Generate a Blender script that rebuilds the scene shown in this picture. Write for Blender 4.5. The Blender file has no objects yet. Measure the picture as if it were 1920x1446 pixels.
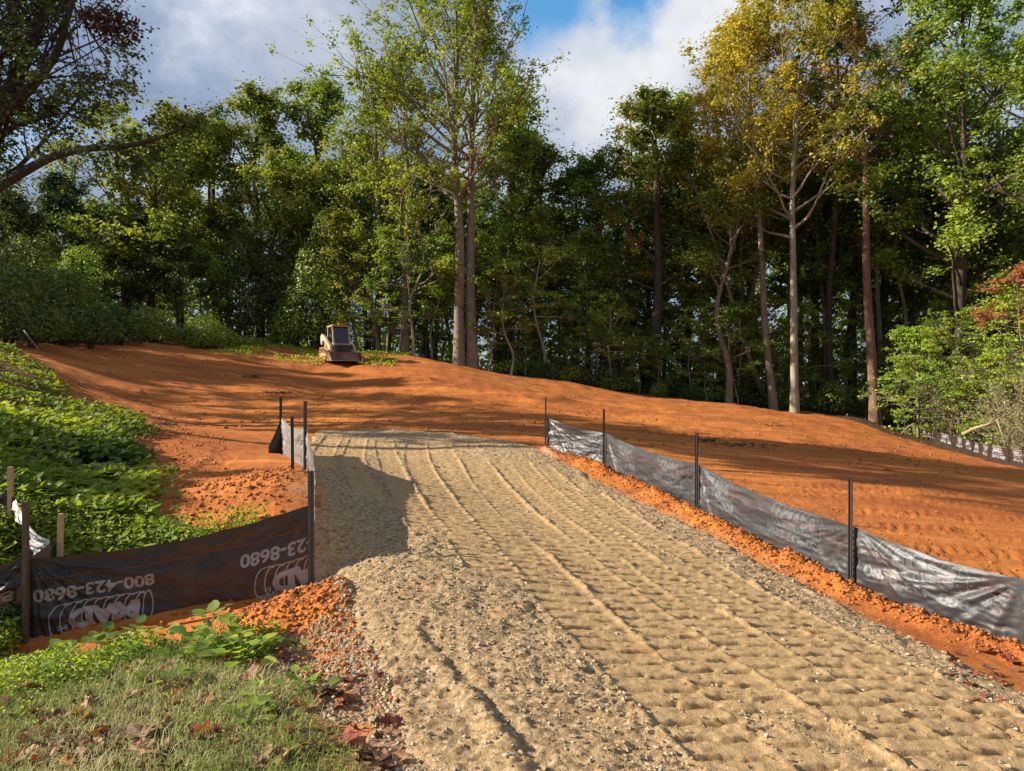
import bpy, math, random
import numpy as np
R = math.radians
rng = np.random.default_rng(11)
random.seed(5)
SC = bpy.context.scene
COL = SC.collection
CAMZ = 1.6
F = 1371.0            # focal length in pixels of a 1920 wide picture

# ------------------------------------------------------------------ camera
cam_d = bpy.data.cameras.new('camera'); cam = bpy.data.objects.new('camera', cam_d); COL.objects.link(cam)
cam_d.sensor_width = 36; cam_d.lens = 36 * F / 1920
cam_d.clip_start = .1; cam_d.clip_end = 6000
cam.location = (0, 0, CAMZ); cam.rotation_euler = (R(90), 0, 0)
SC.camera = cam
SUN_EL, SUN_AZ = 27.0, -91.0       # azimuth measured from +Y (view direction) towards +X

# ------------------------------------------------------------------ node helper
class NT:
    def __init__(s, tree): s.t = tree; s.t.nodes.clear()
    def n(s, typ, **kw):
        nd = s.t.nodes.new(typ)
        for k, v in kw.items():
            if k == 'ins':
                for a, b in v.items():
                    if isinstance(b, bpy.types.NodeSocket): s.t.links.new(b, nd.inputs[a])
                    else: nd.inputs[a].default_value = b
            else: setattr(nd, k, v)
        return nd
    def math(s, op, a, b=0.0, c=None, clamp=False):
        d = {0: a, 1: b}
        if c is not None: d[2] = c
        return s.n('ShaderNodeMath', operation=op, use_clamp=clamp, ins=d).outputs[0]
    def mix(s, f, a, b, blend='MIX'):
        nd = s.n('ShaderNodeMix', data_type='RGBA', blend_type=blend)
        for k, v in ((0, f), (6, a), (7, b)):
            if isinstance(v, bpy.types.NodeSocket): s.t.links.new(v, nd.inputs[k])
            else: nd.inputs[k].default_value = v if k == 0 or len(v) == 4 else (*v, 1)
        return nd.outputs[2]
    def ramp(s, f, stops, interp='LINEAR'):
        nd = s.n('ShaderNodeValToRGB', ins={0: f}); cr = nd.color_ramp; cr.interpolation = interp
        while len(cr.elements) < len(stops): cr.elements.new(.5)
        for e, (p, c) in zip(cr.elements, stops):
            e.position = p; e.color = (c, c, c, 1) if isinstance(c, (int, float)) else (*c, 1)
        return nd.outputs[0]
    def noise(s, vec, scale, detail=4, rough=.55, dist=0.0):
        nd = s.n('ShaderNodeTexNoise', ins={'Scale': scale, 'Detail': detail, 'Roughness': rough, 'Distortion': dist})
        if vec is not None: s.t.links.new(vec, nd.inputs['Vector'])
        return nd.outputs[0]
    def maprange(s, v, a, b, c=0.0, d=1.0, smooth=False):
        return s.n('ShaderNodeMapRange', interpolation_type='SMOOTHSTEP' if smooth else 'LINEAR', ins={0: v, 1: a, 2: b, 3: c, 4: d}).outputs[0]

# ------------------------------------------------------------------ world: Nishita sky under broken cloud
W = bpy.data.worlds.new('World'); SC.world = W; W.use_nodes = True
w = NT(W.node_tree)
sky = w.n('ShaderNodeTexSky', sky_type='NISHITA')
sky.sun_disc = False; sky.sun_elevation = R(SUN_EL); sky.sun_rotation = R(SUN_AZ); sky.air_density = 1.3; sky.dust_density = .3
tc = w.n('ShaderNodeTexCoord'); gen = tc.outputs['Generated']
sep = w.n('ShaderNodeSeparateXYZ', ins={0: gen})
zz = w.math('ADD', w.math('ABSOLUTE', sep.outputs[2]), .22)
pl = w.n('ShaderNodeCombineXYZ', ins={0: w.math('DIVIDE', sep.outputs[0], zz), 1: w.math('DIVIDE', sep.outputs[1], zz), 2: 0.0}).outputs[0]
def skydir(px, py):
    v = np.array([(px - 960) / F, 1, (723 - py) / F]); v /= np.linalg.norm(v); return tuple(v)
def blob(px, py, r0, r1):
    d = w.n('ShaderNodeVectorMath', operation='DISTANCE', ins={0: gen, 1: skydir(px, py)}).outputs['Value']
    wob = w.math('MULTIPLY', w.math('SUBTRACT', w.noise(gen, 11, 5, .62), .5), .13)
    return w.maprange(w.math('ADD', d, wob), r0, r1, 1.0, 0.0, True)
shade = w.math('MULTIPLY', w.math('ADD', w.noise(pl, 1.9, 7, .60, .3), w.noise(gen, 4.5, 7, .62, .2)), .5)
dens = w.noise(pl, .9, 5, .55)
head = w.math('MAXIMUM', w.math('MAXIMUM', blob(1185, 120, .045, .165), blob(1330, 30, .03, .13)), w.math('MULTIPLY', blob(600, 70, .01, .15), .4))
gap = w.math('MAXIMUM', blob(1035, -12, .02, .085), blob(1185, -32, .01, .065))
cover = w.math('MULTIPLY', w.maprange(w.math('ADD', dens, w.math('MULTIPLY', head, .3)), .26, .46, .35, 1, True), w.math('SUBTRACT', 1.0, gap), clamp=True)
cc = w.ramp(shade, [(.38, (.21, .29, .45)), (.50, (.34, .42, .58)), (.57, (.56, .63, .76)), (.65, (.98, 1.0, 1.03))])
wht = w.ramp(w.noise(gen, 7, 6, .6), [(.3, (.62, .67, .76)), (.5, (.86, .88, .91)), (.65, (1.0, 1.0, 1.0))])
cc = w.mix(w.math('MULTIPLY', head, .9), cc, wht)
CLOUD = 4.9
ccs = w.n('ShaderNodeVectorMath', operation='SCALE', ins={0: cc, 3: CLOUD}).outputs[0]
skb = w.n('ShaderNodeHueSaturation', ins={'Saturation': 1.45, 'Value': 1.05, 'Color': sky.outputs[0]}).outputs[0]
skc = w.mix(cover, skb, ccs)
low = w.maprange(sep.outputs[2], -.02, .0)
skc = w.mix(low, (.6, .5, .35, 1), skc)
bg = w.n('ShaderNodeBackground', ins={0: skc, 1: .10})
w.n('ShaderNodeOutputWorld', ins={0: bg.outputs[0]})

sd = bpy.data.lights.new('sun', 'SUN'); sd.energy = 5.0; sd.angle = R(.55); sd.color = (1, .90, .74)
sun = bpy.data.objects.new('sun', sd); COL.objects.link(sun)
from mathutils import Vector
sdir = Vector((math.sin(R(SUN_AZ)) * math.cos(R(SUN_EL)), math.cos(R(SUN_AZ)) * math.cos(R(SUN_EL)), math.sin(R(SUN_EL))))
sun.rotation_euler = sdir.to_track_quat('Z', 'Y').to_euler(); sun.location = (-30, 0, 30)
SC.view_settings.view_transform = 'Standard'; SC.view_settings.look = 'None'
SC.view_settings.exposure = 1.05; SC.view_settings.gamma = 1
SC.render.engine = 'CYCLES'
cy = SC.cycles
cy.max_bounces = 6; cy.diffuse_bounces = 3; cy.glossy_bounces = 2; cy.transmission_bounces = 4; cy.transparent_max_bounces = 6

# ------------------------------------------------------------------ numpy helpers
def hash2(ix, iy, seed):
    h = (ix.astype(np.int64) * 374761393 + iy.astype(np.int64) * 668265263 + seed * 974634777) & 0xffffffff
    h = ((h ^ (h >> 13)) * 1274126177) & 0xffffffff
    return ((h ^ (h >> 16)) & 0xffff) / 65535.0
def vnoise(x, y, seed=0):
    ix = np.floor(x); iy = np.floor(y); fx = x - ix; fy = y - iy
    fx = fx * fx * (3 - 2 * fx); fy = fy * fy * (3 - 2 * fy)
    a = hash2(ix, iy, seed); b = hash2(ix + 1, iy, seed); c = hash2(ix, iy + 1, seed); d = hash2(ix + 1, iy + 1, seed)
    return (a * (1 - fx) + b * fx) * (1 - fy) + (c * (1 - fx) + d * fx) * fy
def fbm(x, y, sc, oct=4, seed=0, g=.5):
    s = 0; a = 1; t = 0; x = np.asarray(x, float) * sc; y = np.asarray(y, float) * sc
    for i in range(oct):
        s = s + a * (vnoise(x, y, seed + i) - .5); t += a; a *= g; x = x * 2.03 + 7.1; y = y * 2.03 + 3.7
    return s / t * 2
def sstep(a, b, x):
    t = np.clip((np.asarray(x, float) - a) / (b - a), 0, 1); return t * t * (3 - 2 * t)
def P(px, py, d):
    return np.array([(px - 960) / F * d, d, CAMZ - (py - 723) / F * d])

def mesh(name, V, Fc, mats, smooth=False, attrs=None, midx=None, uv=None):
    V = np.asarray(V, np.float32); Fc = np.asarray(Fc, np.int32)
    me = bpy.data.meshes.new(name)
    me.vertices.add(len(V)); me.vertices.foreach_set('co', V.ravel())
    k = Fc.shape[1]
    me.loops.add(Fc.size); me.loops.foreach_set('vertex_index', Fc.ravel())
    me.polygons.add(len(Fc)); me.polygons.foreach_set('loop_start', np.arange(0, Fc.size, k, dtype=np.int32))
    if smooth: me.polygons.foreach_set('use_smooth', np.ones(len(Fc), bool))
    else: me.polygons.foreach_set('use_smooth', np.zeros(len(Fc), bool))
    if not isinstance(mats, (list, tuple)): mats = [mats]
    for m in mats: me.materials.append(m)
    if midx is not None: me.polygons.foreach_set('material_index', np.asarray(midx, np.int32))
    me.update(calc_edges=True)
    for nm, arr in (attrs or {}).items():
        arr = np.asarray(arr, np.float32)
        if arr.ndim == 1:
            a = me.attributes.new(nm, 'FLOAT', 'POINT'); a.data.foreach_set('value', arr)
        else:
            a = me.attributes.new(nm, 'FLOAT_VECTOR', 'POINT'); a.data.foreach_set('vector', arr.ravel())
    if uv is not None:
        l = me.uv_layers.new(name='uv'); l.data.foreach_set('uv', np.asarray(uv, np.float32)[Fc.ravel()].ravel())
    return me
def link(name, me, parent=None, loc=None):
    o = bpy.data.objects.new(name, me); COL.objects.link(o)
    if parent is not None: o.parent = parent
    if loc is not None: o.location = loc
    return o
def tag(o, label=None, cat=None, group=None, kind=None):
    for k, v in (('label', label), ('category', cat), ('group', group), ('kind', kind)):
        if v: o[k] = v
    return o
def empty(name, loc, label, cat, group=None, rz=0):
    o = link(name, None, loc=loc); o.rotation_euler = (0, 0, rz); return tag(o, label, cat, group)
def copy_tree(o, parent=None):
    c = o.copy(); COL.objects.link(c)
    if parent is not None: c.parent = parent
    for ch in list(o.children): copy_tree(ch, c)
    return c
class Acc:
    """collects quads/tris (quads stored, tris repeat the last index is avoided: triangles only)"""
    def __init__(s): s.V = []; s.F = []; s.n = 0
    def add(s, V, Fc):
        V = np.asarray(V, float); Fc = np.asarray(Fc, int)
        if Fc.shape[1] == 4: Fc = np.concatenate([Fc[:, [0, 1, 2]], Fc[:, [0, 2, 3]]])
        s.V.append(V); s.F.append(Fc + s.n); s.n += len(V)
    def tube(s, pts, rad, sides=6, cap=True):
        pts = np.asarray(pts, float); n = len(pts); rad = np.broadcast_to(np.asarray(rad, float), (n,))
        T = np.gradient(pts, axis=0); T /= np.linalg.norm(T, axis=1)[:, None] + 1e-9
        ref = np.array([0, 0, 1.0]) if abs(T[:, 2]).mean() < .8 else np.array([1.0, 0, 0])
        A = np.cross(T, ref); A /= np.linalg.norm(A, axis=1)[:, None] + 1e-9; B = np.cross(T, A)
        a = np.linspace(0, 2 * np.pi, sides, endpoint=False)
        V = pts[:, None] + rad[:, None, None] * (np.cos(a)[None, :, None] * A[:, None] + np.sin(a)[None, :, None] * B[:, None])
        i = np.arange(n - 1)[:, None] * sides; j = np.arange(sides)[None]; k = (j + 1) % sides
        Fc = np.stack([i + j, i + k, i + sides + k, i + sides + j], -1).reshape(-1, 4)
        s.add(V.reshape(-1, 3), Fc)
        if cap:
            s.add(np.vstack([V[-1], pts[-1:]]), np.stack([np.arange(sides), (np.arange(sides) + 1) % sides, np.full(sides, sides)], 1))
            s.add(np.vstack([V[0], pts[:1]]), np.stack([(np.arange(sides) + 1) % sides, np.arange(sides), np.full(sides, sides)], 1))
    def box(s, c, size, rz=0, M=None):
        x, y, z = np.array(size) / 2
        V = np.array([[-x, -y, -z], [x, -y, -z], [x, y, -z], [-x, y, -z], [-x, -y, z], [x, -y, z], [x, y, z], [-x, y, z]])
        if M is not None: V = V @ np.asarray(M).T
        if rz: cz, sz = math.cos(rz), math.sin(rz); V = V @ np.array([[cz, sz, 0], [-sz, cz, 0], [0, 0, 1]])
        s.add(V + np.array(c), [[0, 3, 2, 1], [4, 5, 6, 7], [0, 1, 5, 4], [1, 2, 6, 5], [2, 3, 7, 6], [3, 0, 4, 7]])
    def prism(s, poly, x0, x1):
        """polygon in (y,z) extruded along x"""
        poly = np.asarray(poly, float); n = len(poly)
        A = np.column_stack([np.full(n, x0), poly]); B = np.column_stack([np.full(n, x1), poly])
        i = np.arange(n); k = (i + 1) % n
        s.add(np.vstack([A, B]), np.stack([i, k, n + k, n + i], 1))
        from mathutils.geometry import tessellate_polygon
        tr = np.array([t for t in tessellate_polygon([[Vector((0, p[0], p[1])) for p in poly]])])
        s.add(A, tr[:, ::-1]); s.add(B, tr)
    def mesh(s, name, mats, smooth=False, **k): return mesh(name, np.vstack(s.V), np.vstack(s.F), mats, smooth, **k)

# ------------------------------------------------------------------ materials
def newmat(name):
    m = bpy.data.materials.new(name); m.use_nodes = True; return m, NT(m.node_tree)
def finish(t, surf, disp=None):
    ins = {0: surf}
    t.n('ShaderNodeOutputMaterial', ins=ins)
def bump(t, h, strength, dist, prev=None):
    ins = {'Strength': strength, 'Distance': dist, 'Height': h}
    if prev is not None: ins['Normal'] = prev
    return t.n('ShaderNodeBump', ins=ins).outputs[0]
def pos(t): return t.n('ShaderNodeNewGeometry').outputs['Position']
def attr(t, name, out='Fac'): return t.n('ShaderNodeAttribute', attribute_name=name).outputs[out]

LB = 1.85
def leaf_mat(name, cols, trans=.38, tcol=None, rough=.55, spec=.35, tboost=1.0):
    """colour by the per-leaf 'tint' attribute; light passes through"""
    m, t = newmat(name)
    c = t.ramp(attr(t, 'tint'), [(i / (len(cols) - 1), tuple(q * LB for q in k)) for i, k in enumerate(cols)])
    oi = t.n('ShaderNodeObjectInfo').outputs['Random']
    c = t.n('ShaderNodeHueSaturation', ins={'Hue': t.math('ADD', t.math('MULTIPLY', oi, .03), .485), 'Value': t.math('ADD', t.math('MULTIPLY', oi, .35), .82), 'Color': c}).outputs[0]
    p = t.n('ShaderNodeBsdfPrincipled', ins={'Base Color': c, 'Roughness': rough, 'Specular IOR Level': spec})
    c2 = t.n('ShaderNodeVectorMath', operation='MULTIPLY', ins={0: c, 1: (1.35 * tboost, 1.45 * tboost, .5 * tboost)}).outputs[0]
    tr = t.n('ShaderNodeBsdfTranslucent', ins={'Color': c2})
    mx = t.n('ShaderNodeMixShader', ins={0: trans, 1: p.outputs[0], 2: tr.outputs[0]})
    finish(t, mx.outputs[0]); return m
def bark_mat(name, a, b, scale=6):
    m, t = newmat(name); ps = pos(t)
    mp = t.n('ShaderNodeMapping', ins={'Vector': ps, 'Scale': (1, 1, .22)}).outputs[0]
    n1 = t.noise(mp, scale * 3, 6, .65); n2 = t.noise(ps, 1.1, 3)
    c = t.mix(t.maprange(n1, .35, .65), a, b)
    c = t.mix(t.maprange(n2, .45, .7, 0, .45), c, (b[0] * 1.25, b[1] * 1.25, b[2] * 1.15, 1))
    p = t.n('ShaderNodeBsdfPrincipled', ins={'Base Color': c, 'Roughness': .9, 'Normal': bump(t, n1, .9, .03)})
    finish(t, p.outputs[0]); return m
def plain_mat(name, col, rough=.6, metal=0, var=.25, scale=8, bmp=.2, dirt=None):
    m, t = newmat(name); ps = t.n('ShaderNodeTexCoord').outputs['Object']
    n = t.noise(ps, scale, 6, .6)
    c = t.mix(t.maprange(n, .35, .68), col, tuple(x * (1 - var) for x in col))
    if dirt:
        c = t.mix(t.maprange(t.noise(ps, scale * .4, 5, .65), .42, .62, 0, .85), c, dirt)
    p = t.n('ShaderNodeBsdfPrincipled', ins={'Base Color': c, 'Roughness': rough, 'Metallic': metal, 'Normal': bump(t, n, bmp, .01)})
    finish(t, p.outputs[0]); return m

def ground_mat():
    m, t = newmat('red clay soil'); ps = pos(t)
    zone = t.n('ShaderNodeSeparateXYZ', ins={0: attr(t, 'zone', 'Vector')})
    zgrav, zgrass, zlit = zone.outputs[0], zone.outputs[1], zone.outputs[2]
    st = t.n('ShaderNodeMapping', ins={'Vector': ps, 'Rotation': (0, 0, R(-6)), 'Scale': (.16, 1.5, 1)}).outputs[0]
    nbig = t.noise(ps, .33, 5, .6); nst = t.noise(st, 1.6, 6, .62, .3); nf = t.noise(ps, 16, 5, .7); nff = t.noise(ps, 70, 3, .7)
    c = t.ramp(nst, [(.28, (.15, .042, .014)), (.44, (.36, .103, .021)), (.58, (.50, .162, .028)), (.74, (.59, .24, .060))])
    c = t.mix(t.maprange(nbig, .5, .7, 0, .55), c, (.27, .088, .030, 1))
    c = t.mix(t.maprange(nf, .42, .66, .0, .5), c, (.55, .23, .075, 1), 'MIX')
    c = t.mix(t.maprange(nff, .62, .7, 0, .55), c, (.13, .05, .025, 1))
    red = t.noise(ps, .21, 3, .5)
    c = t.mix(t.maprange(red, .45, .65, 0, .5), c, (.34, .088, .028, 1))
    # gravel dust on the shoulders
    g = t.ramp(nf, [(.3, (.16, .125, .085)), (.5, (.33, .27, .19)), (.7, (.47, .40, .29))])
    c = t.mix(t.math('MULTIPLY', zgrav, t.maprange(t.noise(ps, 1.9, 5, .6), .40, .56, .12, 1), clamp=True), c, g)
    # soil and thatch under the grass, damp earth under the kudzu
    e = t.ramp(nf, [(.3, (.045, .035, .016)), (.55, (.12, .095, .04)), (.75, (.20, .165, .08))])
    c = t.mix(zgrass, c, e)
    l = t.ramp(t.noise(ps, 9, 5, .7), [(.3, (.028, .018, .009)), (.5, (.09, .055, .026)), (.64, (.17, .105, .05)), (.8, (.26, .16, .08))])
    c = t.mix(zlit, c, l)
    b = bump(t, nf, .7, .035); b = bump(t, nff, .6, .01, b); b = bump(t, nst, .5, .05, b)
    p = t.n('ShaderNodeBsdfPrincipled', ins={'Base Color': c, 'Roughness': .95, 'Specular IOR Level': .15, 'Normal': b})
    finish(t, p.outputs[0]); return m
def gravel_mat():
    m, t = newmat('crushed stone and fines'); ps = pos(t)
    rough = attr(t, 'rough')
    nb = t.noise(ps, .7, 4, .6); nm = t.noise(ps, 11, 5, .7); nf = t.noise(ps, 60, 4, .7)
    vo = t.n('ShaderNodeTexVoronoi', feature='F1', ins={'Vector': ps, 'Scale': 48.0, 'Randomness': 1.0})
    fines = t.ramp(nm, [(.25, (.31, .190, .088)), (.5, (.43, .280, .132)), (.75, (.52, .36, .185))])
    stone = t.ramp(t.n('ShaderNodeSeparateColor', ins={0: vo.outputs['Color']}).outputs[0], [(0, (.14, .09, .046)), (.35, (.30, .20, .104)), (.7, (.39, .27, .15)), (1, (.50, .38, .24))])
    c = t.mix(t.math('MULTIPLY', rough, t.maprange(nb, .3, .6, .55, .95), clamp=True), fines, stone)
    c = t.mix(t.maprange(t.noise(ps, 1.3, 5, .6), .60, .70, 0, .5), c, (.46, .20, .085, 1))
    c = t.mix(t.maprange(nf, .56, .70, 0, .5), c, (.15, .10, .06, 1))
    c = t.mix(t.maprange(t.noise(ps, 130, 3, .7), .60, .72, 0, .5), c, (.50, .42, .30, 1))
    b = bump(t, nm, .25, .012); b = bump(t, nf, .9, .014, b); b = bump(t, t.noise(ps, 170, 3, .7), .8, .005, b)
    b = bump(t, vo.outputs['Distance'], t.math('MULTIPLY', rough, -.8), .012, b)
    p = t.n('ShaderNodeBsdfPrincipled', ins={'Base Color': c, 'Roughness': .93, 'Specular IOR Level': .15, 'Normal': b})
    finish(t, p.outputs[0]); return m
def tint_mat(name, cols, rough=.9, trans=0.0, scale=20, spec=.2):
    m, t = newmat(name); ps = pos(t)
    c = t.ramp(attr(t, 'tint'), [(i / (len(cols) - 1), k) for i, k in enumerate(cols)])
    n = t.noise(ps, scale, 4, .6)
    c = t.mix(t.maprange(n, .4, .7, 0, .5), c, tuple(x * .55 for x in cols[len(cols) // 2]))
    p = t.n('ShaderNodeBsdfPrincipled', ins={'Base Color': c, 'Roughness': rough, 'Specular IOR Level': spec})
    s = p.outputs[0]
    if trans:
        tr = t.n('ShaderNodeBsdfTranslucent', ins={'Color': c}); s = t.n('ShaderNodeMixShader', ins={0: trans, 1: s, 2: tr.outputs[0]}).outputs[0]
    finish(t, s); return m

M = {}
M['ground'] = ground_mat(); M['gravel'] = gravel_mat()
M['stone'] = tint_mat('loose stones', [(.16, .115, .07), (.30, .215, .125), (.39, .29, .175), (.50, .41, .28)], scale=60)
M['clod'] = tint_mat('clay clods', [(.24, .07, .022), (.40, .135, .036), (.50, .19, .055)], scale=40)
M['kudzu'] = leaf_mat('kudzu leaves', [(.028, .052, .010), (.065, .095, .014), (.13, .15, .018), (.25, .23, .03)], .45, rough=.6, spec=.2)
M['weed'] = leaf_mat('weed leaves', [(.035, .065, .012), (.08, .125, .018), (.17, .21, .028), (.30, .28, .04)], .42)
M['grass'] = tint_mat('grass blades', [(.13, .20, .035), (.27, .34, .07), (.46, .46, .17), (.68, .60, .32)], trans=.3)
M['oak'] = leaf_mat('oak leaves', [(.036, .060, .012), (.078, .105, .015), (.13, .15, .02), (.20, .185, .03)], .34)
M['green'] = leaf_mat('green leaves', [(.028, .055, .012), (.060, .095, .016), (.105, .14, .020), (.18, .20, .03)], .36)
M['poplar'] = leaf_mat('poplar leaves', [(.06, .078, .012), (.11, .13, .016), (.17, .185, .024), (.24, .21, .04)], .36)
M['lime'] = leaf_mat('bright green leaves', [(.055, .088, .012), (.105, .15, .016), (.18, .22, .025), (.26, .27, .04)], .40)
M['orange'] = leaf_mat('autumn leaves', [(.12, .10, .014), (.19, .145, .018), (.26, .19, .024), (.26, .15, .03)], .34)
M['gold'] = leaf_mat('yellowing leaves', [(.12, .125, .018), (.19, .18, .025), (.26, .235, .04), (.27, .20, .045)], .36)
M['pine'] = leaf_mat('pine needles', [(.018, .042, .014), (.032, .065, .018), (.055, .085, .022)], .15)
M['dark'] = leaf_mat('dark leaves', [(.020, .036, .010), (.036, .056, .013), (.062, .078, .016), (.13, .12, .02)], .25)
M['thick'] = leaf_mat('dull thicket leaves', [(.022, .034, .009), (.042, .062, .012), (.070, .088, .016), (.10, .095, .022)], .3)
M['bush'] = leaf_mat('glossy bush leaves', [(.05, .085, .014), (.10, .145, .02), (.17, .21, .03), (.27, .28, .05)], .4, rough=.4)
M['vine'] = leaf_mat('climbing vine leaves', [(.032, .062, .012), (.07, .115, .016), (.13, .175, .022), (.21, .24, .035)], .33, rough=.45)
M['redleaf'] = leaf_mat('red maple leaves', [(.15, .05, .025), (.22, .085, .04), (.28, .13, .06)], .38)
M['brownleaf'] = leaf_mat('brown leaves', [(.035, .015, .010), (.06, .024, .014), (.085, .045, .02)], .2)
M['dry'] = leaf_mat('dry leaves on brush', [(.07, .06, .03), (.12, .105, .05), (.13, .14, .05), (.09, .13, .03)], .25)
M['bark'] = bark_mat('grey brown bark', (.11, .085, .058, 1), (.26, .21, .145, 1))
M['bark_dark'] = bark_mat('dark bark', (.035, .026, .018, 1), (.09, .066, .046, 1))
M['bark_pale'] = bark_mat('pale grey bark', (.19, .165, .125, 1), (.38, .335, .26, 1), 4)
M['bark_pine'] = bark_mat('reddish pine bark', (.13, .065, .042, 1), (.27, .16, .11, 1), 4)
M['twig'] = bark_mat('bare twigs', (.18, .13, .085, 1), (.34, .27, .185, 1), 10)
M['wood'] = plain_mat('sawn stake wood', (.55, .34, .17), .8, var=.3, scale=30)
M['oldwood'] = plain_mat('dark weathered stake wood', (.13, .075, .045), .85, var=.4, scale=30)
M['steel'] = plain_mat('rusty brown steel post', (.045, .030, .022), .75, .0, var=.4, scale=20)
M['steelgrey'] = plain_mat('grey steel post', (.13, .125, .12), .5, .5, var=.3, scale=20)

# ------------------------------------------------------------------ terrain height
ctrl = []
def cp(px, py, d): ctrl.append(P(px, py, d))
def cw(x, y, z): ctrl.append(np.array([x, y, z + CAMZ]))
for a in [(1.2, 3, -1.62), (.9, 4, -1.60), (.5, 6, -1.52), (0, 8.75, -1.44), (-.5, 11, -1.30), (-1.5, 14, -1.15), (-2.5, 16.5, -1.04),
          (2.96, 6.35, -1.76), (2.29, 8.98, -1.54), (1.54, 12.06, -1.34), (.70, 13.4, -1.20), (3.63, 5.2, -1.90), (4.1, 4.2, -1.92), (2.5, 5.3, -1.71), (2.6, 3.7, -1.70),
          (5.3, 7.7, -1.90), (6.3, 11.6, -1.76), (8.8, 12.9, -1.95), (7, 5, -2.0),
          (-.98, 5.84, -1.38), (-1.1, 7.5, -1.30), (-1.6, 5.9, -1.60), (1.5, 1.5, -1.62), (0, .5, -1.6), (-2, .5, -1.58), (4, 1, -1.75), (0, -6, -1.7), (-8, -6, -1.3), (8, -6, -2.0)]: cw(*a)
for a in [(-5.2, 5.5, -1.85), (-5, 4.3, -1.62), (-5.5, 6.5, -1.05), (-7.5, 5, -1.2), (-4.2, 5.0, -1.93), (-2.6, 5.25, -1.88), (-3.4, 5.15, -1.98), (-8, 3, -1.5)]: cw(*a)
for a in [(1920, 876, 22), (1860, 864, 24), (1755, 832, 31), (1690, 812, 40), (1640, 786, 40), (1490, 771, 39), (1365, 754, 40), (1200, 739, 40), (1050, 713, 40), (870, 686, 40),
          (775, 667, 40), (640, 656, 42), (500, 643, 44), (250, 637, 38), (630, 678, 36), (600, 740, 27), (600, 765, 23), (780, 790, 20), (1000, 770, 24), (1000, 735, 31),
          (1250, 790, 24), (1250, 765, 31), (1500, 800, 27), (1500, 850, 18), (1300, 850, 16), (300, 770, 21), (200, 700, 26), (330, 650, 35), (100, 660, 27), (0, 640, 30),
          (0, 700, 18), (100, 760, 15), (300, 802, 14.5), (0, 850, 8.5), (150, 900, 8.5), (300, 885, 9), (0, 1010, 6.1), (200, 1010, 6.6), (400, 965, 7.3), (430, 885, 9.5),
          (520, 855, 11), (530, 925, 7.4), (40, 1205, 5.5), (300, 1152, 5.7), (480, 1112, 5.9), (100, 1262, 4.2), (300, 1232, 4.4), (500, 1243, 4.3), (0, 1446, 3.0),
          (500, 1446, 3.0), (600, 1165, 5.0), (625, 1115, 5.3), (600, 852, 12.3), (730, 880, 10.9)]: cp(*a)
for x in (-60, -30, 0, 30, 60): cw(x, 58, (1.0, 1.2, .3, -1.8, -2.6)[int((x + 60) / 30)]); cw(x, 100, -1.5)
for x, y, z in [(-35, 25, 2.2), (-35, 8, 1.2), (-16, 8, .3), (30, 20, -2.7), (30, 5, -2.7), (-60, 0, 1), (60, 0, -3), (0, -60, -2), (-60, -60, 0), (60, -60, -3), (-90, 60, 1), (90, 60, -3)]: cw(x, y, z)
ctrl = np.array(ctrl)
def tps_fit(p, z, lam=.002):
    n = len(p); d = np.linalg.norm(p[:, None] - p[None], axis=2)
    K = np.where(d > 0, d * d * np.log(d + 1e-9), 0) + lam * np.eye(n)
    Q = np.column_stack([np.ones(n), p]); A = np.block([[K, Q], [Q.T, np.zeros((3, 3))]])
    return np.linalg.solve(A, np.concatenate([z, np.zeros(3)]))
# warp distances so near detail and far shape are fitted in one spline
def warp(x, y):
    r = np.sqrt(x * x + y * y) + 1e-6; k = np.log1p(r / 3) / r * 3; return np.column_stack([np.ravel(x * k), np.ravel(y * k)])
_cw = warp(ctrl[:, 0], ctrl[:, 1]); _c = tps_fit(_cw, ctrl[:, 2])
def H0(x, y):
    sh = np.shape(x); x = np.ravel(np.asarray(x, float)); y = np.ravel(np.asarray(y, float)); q = warp(x, y)
    out = np.empty(len(x))
    for i in range(0, len(x), 40000):
        d = np.linalg.norm(q[i:i + 40000, None] - _cw[None], axis=2)
        out[i:i + 40000] = (d * d * np.log(d + 1e-9)) @ _c[:-3] + _c[-3] + q[i:i + 40000] @ _c[-2:]
    r = np.hypot(x, y); f = sstep(75, 120, r)
    out = np.clip(out, -3.5, 6)
    return (out * (1 - f) + f * (-.3)).reshape(sh)

# driveway edges as functions of y
YE = np.array([-8, 0, 1.5, 3.03, 3.7, 4.6, 5.45, 5.8, 7.0, 8.1, 9.4, 10.45, 11.8, 12.95, 14.8, 16.2, 17.2])
LE = np.array([1.6, .3, -.05, -.38, -.68, -1.02, -1.30, -1.46, -1.86, -2.2, -2.6, -3.0, -3.5, -3.75, -4.1, -4.4, -4.5])
RE = np.array([4.8, 3.3, 3.05, 2.9, 2.92, 2.82, 2.66, 2.58, 2.30, 2.05, 1.65, 1.32, .98, .68, -.15, -1.4, -3.2])
def road_u(x, y):
    """signed distance inside the gravel (positive inside)"""
    l = np.interp(y, YE, LE); r = np.interp(y, YE, RE)
    e = np.minimum(x - l, r - x) + .10 * fbm(x, y, 1.3, 3, 41)
    return np.where(y > 17.0, -1.0, np.minimum(e, (17.0 - y) * .8 + .05 * fbm(x, y, 2, 3, 7)))
def seg_dist(x, y, pts):
    best = np.full(np.shape(x), 1e9)
    for (a, b), (c, d) in zip(pts[:-1], pts[1:]):
        vx, vy = c - a, d - b; t = np.clip(((x - a) * vx + (y - b) * vy) / (vx * vx + vy * vy), 0, 1)
        best = np.minimum(best, np.hypot(x - a - t * vx, y - b - t * vy))
    return best
RF = [(4.35, 4.0), (3.63, 5.2), (2.96, 6.35), (2.29, 8.98), (1.54, 12.06), (.72, 13.3)]      # right silt fence
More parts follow.
